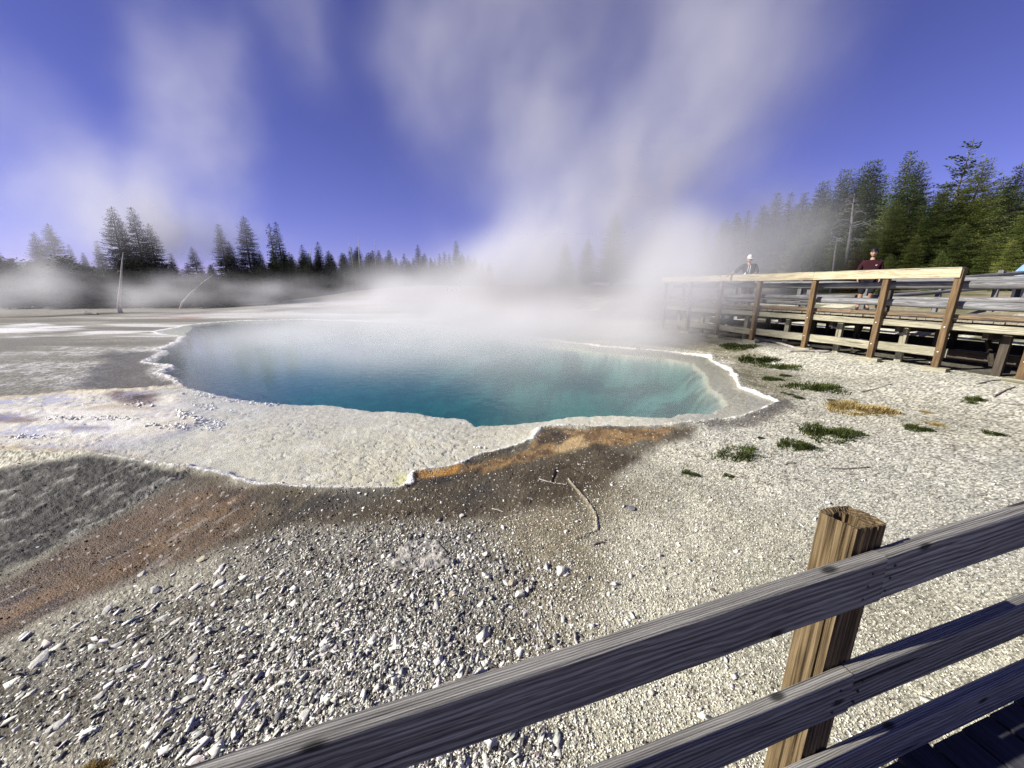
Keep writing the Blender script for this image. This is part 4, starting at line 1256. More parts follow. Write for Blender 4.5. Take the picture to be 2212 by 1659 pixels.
def person(loc, rz, label, pose, skin_m, top_m, bottom_m, hair=None, cap=None, bare_legs=True, shoe_m=None, sleeves=1.0, scale=1.0, group=None):
    """A figure facing local -Y. pose: joints in metres from the feet's middle."""
    root = empty('person', loc, label, 'person', group, rz)
    root.scale = (scale,) * 3
    P = {'pelvis': (.0, .0, .95, .15, .11)}
    P.update(pose)
    g = lambda k: P[k]
    pts = {'pelvis': (*g('pelvis')[:3], .135, .10), 'waist': (*g('waist'), .125, .09), 'chest': (*g('chest'), .155, .10), 'neck0': (*g('neck0'), .062, .062), 'neck1': (*g('neck1'), .054, .056)}
    edges = [('pelvis', 'waist'), ('waist', 'chest'), ('chest', 'neck0'), ('neck0', 'neck1')]
    for s in 'lr':
        pts[s + 'sh'] = (*g(s + 'sh'), .058, .056); pts[s + 'el'] = (*g(s + 'el'), .043, .043); pts[s + 'wr'] = (*g(s + 'wr'), .027, .027)
        edges += [('chest', s + 'sh'), (s + 'sh', s + 'el'), (s + 'el', s + 'wr')]
        d = Vector(g(s + 'wr')) - Vector(g(s + 'el'))
        hand(pts, edges, s + 'h', s + 'wr', g(s + 'hd') if s + 'hd' in P else d, g(s + 'hn') if s + 'hn' in P else (-1 if s == 'l' else 1, -.3, 0))
        pts[s + 'hip'] = (*g(s + 'hip'), .088, .088); pts[s + 'kn'] = (*g(s + 'kn'), .056, .058); pts[s + 'ca'] = (*((Vector(g(s + 'kn')) * .62 + Vector(g(s + 'an')) * .38) + Vector((0, .015, 0))), .054, .056)
        pts[s + 'an'] = (*g(s + 'an'), .036, .038)
        pts[s + 'to'] = (*g(s + 'to'), .036, .026)
        edges += [('pelvis', s + 'hip'), (s + 'hip', s + 'kn'), (s + 'kn', s + 'ca'), (s + 'ca', s + 'an'), (s + 'an', s + 'to')]
    skin('body', pts, edges, root, skin_m)
    # upper garment
    tp = {'w0': (*g('pelvis')[:2], g('pelvis')[2] - .06, .165, .125), 'waist': (*g('waist'), .165, .125), 'chest': (*g('chest'), .185, .13), 'nk': (*(Vector(g('chest')) * .2 + Vector(g('neck0')) * .8), .092, .085)}
    te = [('w0', 'waist'), ('waist', 'chest'), ('chest', 'nk')]
    for s in 'lr':
        A, B, Cc = Vector(g(s + 'sh')), Vector(g(s + 'el')), Vector(g(s + 'wr'))
        tp[s + 's'] = (*A, .082, .078); te.append(('chest', s + 's'))
        tp[s + 'e'] = (*B, .064, .064); te.append((s + 's', s + 'e'))
        if sleeves > .5:
            q = B.lerp(Cc, (sleeves - .5) * 2); tp[s + 'c'] = (*q, .047, .047); te.append((s + 'e', s + 'c'))
    skin('top', tp, te, root, top_m)
    hd = {'h0': (*(Vector(g('neck0')) + Vector((0, .05, -.01))), .085, .06), 'h1': (*(Vector(g('neck0')) + Vector((0, .085, -.06))), .075, .05)}
    skin('hood', hd, [('h0', 'h1')], root, top_m)
    bt = {'p': (*g('pelvis')[:3], .155, .118)}; be = []
    for s in 'lr':
        bt[s + 'h'] = (*g(s + 'hip'), .108, .108); bt[s + 'k'] = (*(Vector(g(s + 'hip')).lerp(Vector(g(s + 'kn')), 1.12 if bare_legs else 1)), .088, .088)
        be += [('p', s + 'h'), (s + 'h', s + 'k')]
        if not bare_legs: bt[s + 'a'] = (*(Vector(g(s + 'kn')).lerp(Vector(g(s + 'an')), .95)), .062, .062); be.append((s + 'k', s + 'a'))
    skin('shorts' if bare_legs else 'trousers', bt, be, root, bottom_m)
    for s in 'lr':
        a, t_ = Vector(g(s + 'an')), Vector(g(s + 'to'))
        sh = {'b': (a.x, a.y + .045, .05, .042, .045), 'm': (*(a * .5 + t_ * .5).xy, .055, .046, .05), 't': (t_.x, t_.y - .02, .038, .042, .034)}
        skin('shoe', sh, [('b', 'm'), ('m', 't')], root, shoe_m or M_SHOE)
    h = add_head(root, Vector(g('head')), g('yaw'), g('tilt'), skin_m)
    if hair: obj('hair', hair_mesh(), h, hair)
    if cap: obj('cap', cap_mesh(), h, cap)
    return root, h

STAND = dict(waist=(0, 0, 1.08), chest=(0, 0, 1.28), neck0=(0, .01, 1.47), neck1=(0, 0, 1.55), head=(0, -.015, 1.655), yaw=0.0, tilt=R(7),
    lsh=(.19, .01, 1.40), rsh=(-.19, .01, 1.40), lel=(.26, .05, 1.13), rel=(-.27, .04, 1.13), lwr=(.24, -.08, .92), rwr=(-.25, -.09, .92),
    lhip=(.09, 0, .90), rhip=(-.09, 0, .90), lkn=(.11, -.03, .50), rkn=(-.10, -.02, .50), lan=(.11, .02, .09), ran=(-.11, .03, .09), lto=(.14, -.13, .045), rto=(-.14, -.12, .045))

pm_ = at(1868, 640, 11.95); pm_.z = ZD
rz_ = math.atan2(-pm_.x, pm_.y) + R(4)            # turned towards the pool and the camera
q = dict(STAND); q.update(lkn=(.12, -.12, .52), lan=(.10, .10, .12), lto=(.13, -.04, .05), yaw=R(-8))
man, hd_ = person(pm_, rz_, 'young person in a maroon hooded sweatshirt and black shorts standing on the raised boardwalk', q, M_SKINL, M_MAROON, M_BLACK, hair=M_HAIR)
# small white tick-shaped embroidery on the left breast
bm_ = bmesh.new()
for a, b_, c in (((.0, .0), (.018, -.012), (.012, .004)), ((.018, -.012), (.052, .016), (.012, .004)), ((.0, .0), (.012, .004), (.006, .014))):
    bm_.faces.new([bm_.verts.new((p[0], 0, p[1])) for p in (a, b_, c)])
me = bpy.data.meshes.new('chest_mark'); bm_.to_mesh(me); bm_.free()
e_ = obj('chest_mark', me, man, M_WHITE); e_.location = (.075, -.150, 1.30)

pc = bp_(5.30, .50, ZD)
rz2 = math.atan2(NV[0], -NV[1])
rz2 = math.atan2(-pc.x, pc.y) + R(10)
LEAN = dict(STAND)
LEAN.update(pelvis=(.04, .10, .93, .15, .11), waist=(.02, .04, 1.06), chest=(-.03, -.06, 1.25), neck0=(-.05, -.13, 1.42), neck1=(-.06, -.165, 1.49), head=(-.065, -.20, 1.585), yaw=R(-6), tilt=R(12),
    lsh=(.16, -.05, 1.37), rsh=(-.22, -.10, 1.36), lel=(.22, -.10, 1.16), rel=(-.42, -.24, 1.20), lwr=(.10, -.30, 1.09), rwr=(-.60, -.34, 1.08),
    lhd=(-.9, -.3, -.1), rhd=(-.8, -.3, -.35), lhn=(0, 0, -1), rhn=(0, 0, -1),
    lhip=(.13, .10, .88), rhip=(-.05, .10, .88), lkn=(.15, .05, .48), rkn=(-.06, .03, .48), lan=(.16, .14, .09), ran=(-.06, .12, .09), lto=(.18, .0, .045), rto=(-.08, -.02, .045))
girl, hd2 = person(pc, rz2, 'person in a grey cap and dark hoodie leaning with both hands on the handrail', LEAN, M_SKINL, M_NAVY, M_NAVY, cap=M_GREYC, bare_legs=True, shoe_m=M_WHITE, sleeves=.72)
for x0, x1, z1 in ((-.075, -.095, 1.17), (-.015, -.035, 1.12)):
    v, f = tube_mesh([(x0, -.205, 1.37), (x0 - .004, -.222, 1.28), (x1, -.215, z1)], [.008, .007, .010], 6, 2)
    obj('drawstring', join_tubes('drawstring', [(v, f)]), girl, M_WHITE)
v, f = tube_mesh([(-.13, -.17, 1.16), (-.15, -.18, 1.08), (-.17, -.15, .98), (-.18, -.12, .84)], [.012, .034, .046, .050], 8, 2)
obj('shirt_tail', join_tubes('shirt_tail', [(v, f)]), girl, M_WHITE)

pb = at(2206, 600, 13.0); pb.z = gzz(pb.x, pb.y)
hunch = dict(STAND); hunch.update(chest=(0, -.05, 1.24), neck0=(0, -.13, 1.40), neck1=(0, -.17, 1.46), head=(0, -.21, 1.55), lsh=(.18, -.08, 1.36), rsh=(-.18, -.08, 1.36))
blue, hd3 = person(pb, R(60), 'person in a light blue shirt cut off by the right frame edge', hunch, M_SKIN, M_BLUE, M_NAVY, hair=M_HAIR, bare_legs=False)
blue.location.z = H + .045 * 13.0 - 1.27

# pale bag on the deck beside the person in the cap
bg_ = bmesh.new(); bmesh.ops.create_uvsphere(bg_, u_segments=18, v_segments=14, radius=.5)
rr_ = random.Random(8)
for v in bg_.verts:
    x, y, z = v.co
    v.co = (x * .40 * (1 - .35 * (z > 0) * z * 2), y * .26 * (1 - .5 * max(0, z)), z * .30 + .14 + .02 * math.sin(14 * x + 3 * z) + rr_.uniform(-.008, .008))
me = bpy.data.meshes.new('bag_body'); bg_.to_mesh(me); bg_.free()
for p in me.polygons: p.use_smooth = True
bag = empty('bag', bp_(5.86, .62, ZD), 'crumpled cream cloth bag at the feet of the person in the cap', 'bag')
bag.rotation_euler = (0, 0, 2.0)
o = obj('bag_body', me, bag, M_CREAM)
for dy in (-.05, .05):
    v, f = tube_mesh([(-.10, dy, .24), (-.05, dy, .33), (.04, dy, .34), (.09, dy, .25)], [.010] * 4, 6, 3)
    obj('strap', join_tubes('strap', [(v, f)]), bag, M_CREAM)
# ------------------------------------------------------------------ conifers
def conifer(seed, h=10.0, rad=2.2, base=.08, whorl=.30, nb=7, shape=1.0, droop=.25, up=.15, gap=0.0, kite=(.36, .13), dens=1.0, lop=0.0, bare_top=0.0, ragged=.25):
    """Crown as several thousand needle sprays on whorled branches, plus a trunk with the larger limbs."""
    r = random.Random(seed)
    V, F = [], []
    tubes = []
    lean = (r.uniform(-.02, .02), r.uniform(-.02, .02))
    def axis(z): return Vector((lean[0] * z + .05 * math.sin(z * .7 + seed), lean[1] * z + .05 * math.cos(z * .6 + seed), z))
    zs = [axis(h * i / 14) for i in range(15)]
    tubes.append(tube_mesh(zs, [max(.012, .020 * h * (1 - i / 14.2) ** .9) for i in range(15)], 8, seed, .06))
    z = h * base
    side = r.uniform(0, 6.283)
    while z < h * .985:
        t = (z / h - base) / (1 - base)
        prof = (1 - t) ** shape
        prof *= min(1, .55 + t * 4)
        n_ = max(3, int(round(nb * (.55 + .45 * (1 - t)))))
        a0 = r.uniform(0, 6.283)
        for b in range(n_):
            if r.random() < gap: continue
            a = a0 + 6.283 * b / n_ + r.uniform(-.35, .35)
            L = rad * prof * (1 + r.uniform(-ragged, ragged)) * (1 + lop * math.cos(a - side)) + .22
            if bare_top and t > bare_top and r.random() < .35: L *= 1.5
            zz = z + r.uniform(-.5, .5) * whorl
            o0 = axis(zz)
            d = Vector((math.cos(a), math.sin(a), 0)); sd = Vector((-d.y, d.x, 0))
            pitch0 = up * t - droop * (1 - t) + r.uniform(-.08, .08)
            if L > .5 and r.random() < .5:
                tubes.append(tube_mesh([o0, o0 + d * L * .5 + Vector((0, 0, pitch0 * L * .5)), o0 + d * L * .85 + Vector((0, 0, pitch0 * L * .8))], [.028 * (1 - t) + .008, .014, .005], 4, b))
            step = kite[0] * .62 / dens
            u = max(.12, L * .16)
            while u < L:
                f = u / L
                c = o0 + d * u + Vector((0, 0, pitch0 * u + .16 * L * f * f * (.5 + up)))
                wd = (.42 * L * (1 - f) ** .8 + .08) * (1 if L > .6 else .7)
                k = max(1, int(round(wd / (kite[0] * .45))))
                for q in range(-k, k + 1):
                    if r.random() < .12: continue
                    off = sd * (wd * q / (k + .3) + r.uniform(-.05, .05)) + Vector((0, 0, r.uniform(-.10, .07) - .10 * abs(q) / k * wd))
                    dirv = (d * (1 - .35 * abs(q) / k) + sd * (.85 * q / k) + Vector((0, 0, pitch0 + r.uniform(-.38, .38)))).normalized()
                    nn = Vector((r.uniform(-.6, .6), r.uniform(-.6, .6), 1)).normalized()
                    w_ = dirv.cross(nn).normalized()
                    kl = kite[0] * r.uniform(.6, 1.15) * (1 - .35 * t); kw = kite[1] * r.uniform(.6, 1.2) * .5
                    p = c + off
                    b0 = len(V)
                    V += [p - dirv * kl * .35, p + w_ * kw + dirv * kl * .05, p + dirv * kl * .65 + Vector((0, 0, .02)), p - w_ * kw + dirv * kl * .05]
                    F.append((b0, b0 + 1, b0 + 2, b0 + 3))
                u += step * r.uniform(.8, 1.25)
        z += whorl * r.uniform(.75, 1.25) * (1 - .35 * t)
    tip = axis(h)
    for q in range(6):
        b0 = len(V); a = q * 1.05
        V += [tip + Vector((0, 0, -.35)), tip + Vector((math.cos(a) * .06, math.sin(a) * .06, -.15)), tip + Vector((0, 0, .12)), tip + Vector((-math.cos(a) * .03, -math.sin(a) * .03, -.15))]
        F.append((b0, b0 + 1, b0 + 2, b0 + 3))
    V = np.array([tuple(v) for v in V]); F = np.array(F)
    return mesh_np('crown', V, F), join_tubes('trunk', tubes)

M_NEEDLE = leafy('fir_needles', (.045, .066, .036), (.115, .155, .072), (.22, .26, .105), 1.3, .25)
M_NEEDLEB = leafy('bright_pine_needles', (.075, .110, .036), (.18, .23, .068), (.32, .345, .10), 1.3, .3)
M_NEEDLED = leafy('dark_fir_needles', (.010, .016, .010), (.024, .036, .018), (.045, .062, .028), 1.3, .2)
M_NEEDLER = leafy('rusty_dying_needles', (.06, .045, .018), (.14, .095, .035), (.24, .16, .06), 1.3, .3)

PROTO = {}
def proto(key, mat, **kw):
    c, t = conifer(**kw); c.materials.append(mat); t.materials.append(M_BARK)
    PROTO[key] = (c, t, mat)
LEFTKEY = {'dark': 'firC', 'darkB': 'firA', 'sparB': 'firB', 'small': 'firA', 'smallB': 'firB', 'spire': 'spire', 'bush': 'bush', 'spar': 'firC'}
proto('firA', M_NEEDLE, seed=1, rad=2.1, shape=.85, nb=10, droop=.34, kite=(.22, .078), whorl=.22, ragged=.2)
proto('firB', M_NEEDLE, seed=2, rad=1.8, shape=.9, nb=9, droop=.38, kite=(.22, .078), whorl=.23, ragged=.25, gap=.04, lop=.12)
proto('firC', M_NEEDLE, seed=3, rad=2.4, shape=.8, nb=10, droop=.24, kite=(.23, .08), whorl=.23, ragged=.28)
proto('pineA', M_NEEDLEB, seed=4, rad=2.9, shape=.75, nb=10, droop=.22, up=.15, kite=(.23, .088), ragged=.3, whorl=.25, base=.03)
proto('pineB', M_NEEDLEB, seed=5, rad=2.6, shape=.7, nb=10, droop=.25, up=.12, kite=(.23, .088), ragged=.35, whorl=.25, base=.03, lop=.15)
proto('spar', M_NEEDLED, seed=6, rad=2.5, shape=.75, nb=7, droop=.12, up=.1, whorl=.46, gap=.12, kite=(.46, .20), ragged=.5, bare_top=.6, lop=.2)
proto('spire', M_NEEDLED, seed=10, rad=1.05, shape=.7, nb=6, droop=.45, kite=(.42, .18), whorl=.30)
proto('bush', M_NEEDLED, seed=13, rad=3.6, shape=.55, nb=8, droop=.0, up=.7, kite=(.75, .36), whorl=.5, base=.01, ragged=.4)

def tree(key, x, y, Yd, label=None, group=None, w=1.0, gy=None, mat=None, zoff=0.0, name='conifer_tree'):
    """A tree whose tip stands at photo point (x, y) when rooted Yd metres ahead."""
    tip = at(x, y, Yd)
    g = (gzz(tip.x, tip.y) if gy is None else gy) + zoff
    h = tip.z - g
    s = h / 10.0
    if h < .6: return None
    sw = s * w if h > 4 else s * w * 1.1
    o = empty(name, (tip.x, tip.y, g - .05), label, 'tree', group, random.uniform(0, 6.28))
    o.scale = (sw, sw, s)
    c, t, m_ = PROTO[key]
    oc = obj('crown', c, None); oc.parent = o
    if mat is not None:
        oc.material_slots[0].link = 'OBJECT'; oc.material_slots[0].material = mat
    ot = obj('trunk', t, None); ot.parent = o
    return o

G1 = 'dark trees of the left shore'
for a in [
 ('darkB', -4, 545, 40, 'dark tree cut off by the left frame edge'),
 ('dark', 70, 500, 40, 'dark fir, leftmost of a pair against the bright sky at the far left'), ('dark', 100, 482, 38, 'dark fir, taller and right of the far left pair'),
 ('sparB', 152, 528, 48, 'small thin tree with a bare spike behind the left shore'), ('small', 176, 545, 48, 'small thin tree just right of the spiked one'),
 ('dark', 236, 445, 37, 'tallest ragged fir, left of the tall twin group'), ('sparB', 262, 474, 38, 'shorter fir standing between the tall twins'),
 ('darkB', 287, 447, 38, 'tall fir with a crooked cross-shaped top'), ('dark', 318, 482, 40, 'fir with a sloping right side at the edge of the tall group'), ('darkB', 207, 520, 41, 'broad bushy fir at the left foot of the tall group'),
 ('darkB', 366, 546, 44, 'small forked fir standing alone, right of the tall group'), ('dark', 415, 532, 44, 'broad low fir before the slanting dead trunk'),
 ('darkB', 470, 484, 42, 'dark fir with upturned branches, left of the tall dense fir'), ('dark', 525, 466, 42, 'tall dense black fir in the middle of the left shore'),
 ('spire', 580, 482, 48, 'narrow black spire, left of a twin pair'), ('sparB', 598, 480, 48, 'black fir with a one-sided top beside the narrow spire'),
 ('dark', 492, 520, 41, 'lower fir at the right foot of the fir with upturned branches'), ('dark', 560, 540, 46, 'low dark fir filling between dense fir and spire'), ('darkB', 545, 545, 47, 'low narrow fir close to the dense fir'),
 ('smallB', 647, 528, 58, 'thin small fir right of the black pair'), ('sparB', 690, 522, 58, 'spindly tufted tree on the low treeline'), ('small', 628, 548, 56, 'tiny fir at the start of the low treeline'),
 ('dark', 770, 532, 62, 'rounded dark fir on the low treeline between two bare poles'), ('smallB', 758, 534, 62, 'thin spire beside the rounded dark fir'),
 ('small', 816, 540, 64, 'pointed fir at the start of the mist'), ('small', 842, 540, 66, 'pointed fir in the mist'), ('smallB', 905, 528, 66, 'misty fir standing above the pale slope'),
 ('smallB', 957, 543, 68, 'faint little fir in the mist'), ('smallB', 983, 519, 66, 'faint tall fir at the edge of the thick steam'),
 ('dark', 1330, 460, 60, 'ghostly tall fir between two steam columns'), ('dark', 1270, 515, 60, 'ghostly rounded fir in the steam'), ('dark', 1222, 520, 60, 'ghostly low fir in the steam')]:
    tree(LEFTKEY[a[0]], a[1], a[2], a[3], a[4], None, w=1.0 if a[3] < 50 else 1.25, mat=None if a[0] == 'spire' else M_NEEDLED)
# understorey and the closed low treeline
rt = random.Random(21)
for k in range(60):
    x = -20 + 640 * k / 59 + rt.uniform(-8, 8)
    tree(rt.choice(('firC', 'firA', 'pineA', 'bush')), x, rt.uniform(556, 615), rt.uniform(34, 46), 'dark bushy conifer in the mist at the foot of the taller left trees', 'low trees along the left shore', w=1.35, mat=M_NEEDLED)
for k in range(125):
    x = 575 + 480 * k / 124 + rt.uniform(-6, 6)
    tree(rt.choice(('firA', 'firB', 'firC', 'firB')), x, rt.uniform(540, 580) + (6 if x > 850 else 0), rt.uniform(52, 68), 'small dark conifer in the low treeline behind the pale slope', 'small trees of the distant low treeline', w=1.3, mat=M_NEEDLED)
for x, y, Yd, lab in ((722, 652, 44, 'small bushy pine on the pale slope'), (602, 643, 40, 'little dark pine at the left of the pale slope'), (560, 655, 38, 'tiny dark shrub pine at the flat edge')):
    tp = at(x, y, Yd); o = tree('bush', x, y - 32, Yd, lab, None, w=1.0)

# right-hand forest: three rows receding into the steam
RT = [('firC', 2096, 300, 30, 'tallest ragged fir with a long bare top above the right forest', 'spar'), ('pineA', 2121, 342, 25, 'bright green bushy fir right of the tallest ragged one', None),
 ('firA', 1966, 328, 31, 'tall pointed fir, second highest of the right forest', None), ('firC', 1989, 347, 29, 'broad fir leaning on the second highest one', None), ('firA', 1901, 342, 34, 'dark pointed fir, right one of a tall pair', None),
 ('firA', 1881, 345, 35, 'dark pointed fir, left one of a tall pair', None), ('firB', 1854, 360, 36, 'dark fir above the bare grey snag', None), ('firA', 1822, 367, 36, 'tall grey green fir left of the snag', None), ('firB', 1835, 363, 38, 'thin fir tip beside the tall grey green fir', None),
 ('firB', 1926, 373, 37, 'dark fir in the gap between the tall pairs', None), ('firA', 1771, 393, 38, 'grey green fir fading at its left side', None), ('firB', 1783, 391, 39, 'thin tip right beside the fading fir', None),
 ('firA', 1742, 416, 41, 'misty fir, darker tip at the edge of the steam', None), ('firB', 1716, 416, 42, 'misty fir with a narrow top', None), ('firA', 1687, 416, 43, 'misty fir, leftmost with a clear top', None),
 ('firC', 1654, 441, 44, 'pale grey fir deep in the steam', None), ('firB', 1622, 452, 46, 'very faint fir in the steam', None), ('firA', 1597, 459, 47, 'faintest fir at the left of the right forest', None), ('firA', 1563, 480, 49, 'barely visible fir in the thick steam', None), ('firB', 1525, 490, 52, 'last fir lost in the steam', None),
 ('firC', 2172, 377, 29, 'dark rounded fir near the right frame edge', None), ('firC', 2208, 350, 28, 'tall dark fir cut off by the right frame edge', None),
 ('pineA', 1945, 430, 26, 'bright pine slope in front of the tall firs', None), ('pineB', 1888, 487, 25, 'yellow green young pine behind the person in maroon', None), ('pineA', 1767, 505, 27, 'yellow green young pine left of the snag', None), ('pineB', 1817, 519, 25, 'small yellow green pine before the snag', None),
 ('pineA', 2037, 392, 25, 'largest bright green pine of the front row', None), ('pineB', 2150, 500, 22, 'low bright green pine behind the handrail end', None), ('pineB', 2192, 515, 20, 'low bright pine at the right frame edge', None), ('pineA', 2240, 420, 22, 'big bright green pine at the right frame edge', None),
 ('pineB', 1856, 533, 24, 'low rusty brown young pine beside the person in maroon', 'rust'), ('pineA', 1985, 505, 24, 'low green pine under the tall pointed fir', None), ('pineB', 2085, 480, 23, 'low green pine before the largest bright pine', None), ('pineA', 1720, 540, 27, 'low misty green pine left of the yellow pines', None),
 ('pineB', 1925, 545, 22, 'lowest green pine right of the person in maroon', None), ('pineA', 2040, 540, 21, 'lowest green pine above the handrail end', None)]
for key, x, y, Yd, lab, sp in RT:
    if sp == 'spar':
        tree('spar', x, y, Yd, lab, None, w=.85, mat=M_NEEDLE); continue
    tree(key, x, y, Yd, lab, None, w=1.05 if key.startswith('pine') else 1.15, mat=M_NEEDLER if sp == 'rust' else None)
for k in range(46):
    u = k / 45
    Yd = rt.uniform(28, 36) + 18 * (1 - u)
    x = 1540 + 720 * u + rt.uniform(-12, 12)
    y = (470 if u < .15 else 450 - 60 * u) + rt.uniform(-10, 40)
    tree(rt.choice(('firA', 'firB', 'firC')), x, y, Yd + 5, 'dense dark fir filling the right forest behind the taller trees', 'firs filling the right forest', w=1.2)
for k in range(26):
    u = k / 25
    tree(rt.choice(('pineA', 'pineB', 'firC')), 1500 + 760 * u + rt.uniform(-10, 10), rt.uniform(535, 570), 22 + 14 * (1 - u) + rt.uniform(0, 4), 'low bushy young pine at the foot of the right forest', 'low young pines of the right forest', w=1.3)

# dead trees
M_SNAG = wood('grey_snag_wood', (.30, .285, .27), (.20, .19, .18), (.08, .075, .07), bump=.4, fine=18, vary=.25)
def snag(px, Yd, r0, label, branches=0, seed=0, name='dead_tree', blen=1.0):
    g = at(px[0][0], px[0][1], Yd)
    gzv = gzz(g.x, g.y)
    k = (H - gzv) / max(.05, H - g.z) if g.z < H - .3 else 1.0
    P = [at(x, y, Yd) for x, y in px]
    base = Vector((P[0].x, P[0].y, min(P[0].z, gzv) - .1))
    P[0] = base
    rad = [r0 * (1 - .85 * i / (len(P) - 1)) for i in range(len(P))]
    t = empty(name, base, label, 'dead tree')
    v, f = tube_mesh([p - base for p in P], rad, 8, seed)
    me = join_tubes('trunk', [(v, f)]); o = obj('trunk', me, None, (M_SNAG if branches > 20 else M_DEAD)); o.parent = t
    r = random.Random(seed)
    tb = []
    for b in range(branches):
        q = r.uniform(.18, .95); i = int(q * (len(P) - 1)); fr_ = q * (len(P) - 1) - i
        c = P[i].lerp(P[min(i + 1, len(P) - 1)], fr_) - base
        a = r.uniform(0, 6.283); L = blen * (1.15 - q) * r.uniform(.5, 1.2)
        d = Vector((math.cos(a), math.sin(a), 0))
        pts = [c, c + d * L * .5 + Vector((0, 0, .10 * L)), c + d * L * .85 + Vector((0, 0, -.10 * L)), c + d * L + Vector((r.uniform(-.1, .1), r.uniform(-.1, .1), -.40 * L))]
        tb.append(tube_mesh(pts, [.030, .022, .014, .006], 5, b))
        for m_ in range(2):
            c2 = pts[1 + m_]; d2 = (d + Vector((r.uniform(-1, 1), r.uniform(-1, 1), r.uniform(-.4, .4)))).normalized()
            tb.append(tube_mesh([c2, c2 + d2 * L * .25 + Vector((0, 0, .05)), c2 + d2 * L * .4], [.013, .009, .004], 4, b))
    if tb: o = obj('branches', join_tubes('branches', tb), None, (M_SNAG if branches > 20 else M_DEAD)); o.parent = t
    return t
snag([(263,681),(257,665),(258,640),(261,610),(263,575),(266,545)], 29, .15, 'tall crooked bare white trunk standing before the tall left firs', 5, 1, blen=.6)
snag([(388,671),(393,655),(410,635),(435,612),(462,592)], 34, .10, 'thin bare trunk slanting right over the misty flat', 3, 2, blen=.5)
snag([(1836,535),(1838,500),(1841,465),(1843,440),(1846,418)], 27, .12, 'bare grey snag with drooping branches among the right forest', 30, 3, blen=1.5)
snag([(672,580),(671,555),(672,529)], 60, .09, 'bare pole standing left of the spindly tufted tree', 3, 4, blen=.5)
snag([(776,580),(775,545),(774,511)], 60, .09, 'bare pole rising above the rounded dark fir', 3, 5, blen=.5)
snag([(764,560),(758,540),(753,525)], 60, .08, 'bare leaning pole left of the rounded dark fir', 2, 6, blen=.5)
snag([(811,580),(810,548),(810,515)], 63, .08, 'bare pole at the start of the mist', 3, 7, blen=.5)
snag([(1812,540),(1806,525),(1808,515),(1798,508),(1795,500)], 24.5, .055, 'pale twisted dead branch among the young pines', 6, 8, blen=.7)

# far wooded ridge beyond the trees at the left
V, F = [], []
k = 60
for i in range(k + 1):
    a = R(-75 + 90 * i / k)
    hh = (14 + 16 * float(fbm(np.array([i * .18 + 2.0]), np.array([.5]), 3, 401)[0])) * (1 if i < 18 else max(.25, 1 - (i - 18) / 14))
    for rr2, z in ((420, -3), (470, hh * .7), (540, hh), (640, hh * .9), (760, -3)):
        V.append((math.sin(a) * rr2, math.cos(a) * rr2, z))
for i in range(k):
    for j in range(4):
        b = i * 5 + j
        F.append((b, b + 5, b + 6, b + 1))
me = bpy.data.meshes.new('hills'); me.from_pydata(V, [], F); me.update()
for p in me.polygons: p.use_smooth = True
tag(obj('hills', me, None, plain('far_wooded_hill', (.055, .075, .095), .95, .35, .05)), 'low blue wooded ridge far behind the left trees', 'hill', kind='structure')
# ------------------------------------------------------------------ steam: a real volume of water vapour rising from the pool
ng = bpy.data.node_groups.new('steam', 'GeometryNodeTree')
ng.interface.new_socket('Geometry', in_out='OUTPUT', socket_type='NodeSocketGeometry')
gout = ng.nodes.new('NodeGroupOutput')
L_ = ng.links.new
def gn(typ, **kw): return N(ng, typ, **kw)
pos = gn('GeometryNodeInputPosition').outputs[0]
def gmath(op, a, b=None, c=None):
    d = {0: a}
    if b is not None: d[1] = b
    if c is not None: d[2] = c
    return gn('ShaderNodeMath', operation=op, inp=d).outputs[0]
def gvec(op, a, b): return gn('ShaderNodeVectorMath', operation=op, inp={0: a, 1: b}).outputs[0]
# slow distortion of space, so that columns curl
w1 = gn('ShaderNodeTexNoise', inp={'Vector': pos, 'Scale': .11, 'Detail': 2.0})
wv = gvec('MULTIPLY', gvec('SUBTRACT', w1.outputs['Color'], (.5, .5, .5)), (7.0, 7.0, 4.0))
w2 = gn('ShaderNodeTexNoise', inp={'Vector': pos, 'Scale': .45, 'Detail': 2.0})
wv2 = gvec('MULTIPLY', gvec('SUBTRACT', w2.outputs['Color'], (.5, .5, .5)), (2.0, 2.0, 1.6))
zf = gn('ShaderNodeSeparateXYZ', inp={0: pos}).outputs[2]
zs = gn('ShaderNodeMapRange', inp={'Value': zf, 'From Min': 0.0, 'From Max': 6.0, 'To Min': .15, 'To Max': 1.0}).outputs[0]
wv = gn('ShaderNodeVectorMath', operation='SCALE', inp={0: gvec('ADD', wv, wv2), 'Scale': zs}).outputs[0]
q = gvec('ADD', pos, wv)
sk = gn('ShaderNodeCombineXYZ', inp={0: gmath('MULTIPLY', zf, -.28), 1: 0.0, 2: 0.0}).outputs[0]
st = gvec('MULTIPLY', gvec('ADD', q, sk), (.36, .30, .15))
n1 = gn('ShaderNodeTexNoise', inp={'Vector': st, 'Scale': 1.0, 'Detail': 5.0, 'Roughness': .58}).outputs['Fac']
n2 = gn('ShaderNodeTexNoise', inp={'Vector': gvec('MULTIPLY', pos, (.7, .7, 1.1)), 'Scale': 1.0, 'Detail': 4.0, 'Roughness': .6}).outputs['Fac']
shape1 = gn('ShaderNodeMapRange', inp={'Value': n1, 'From Min': .32, 'From Max': .72, 'To Min': .28, 'To Max': 1.45}).outputs[0]
shape2 = gn('ShaderNodeMapRange', inp={'Value': n2, 'From Min': .34, 'From Max': .66, 'To Min': .05, 'To Max': 1.5}).outputs[0]

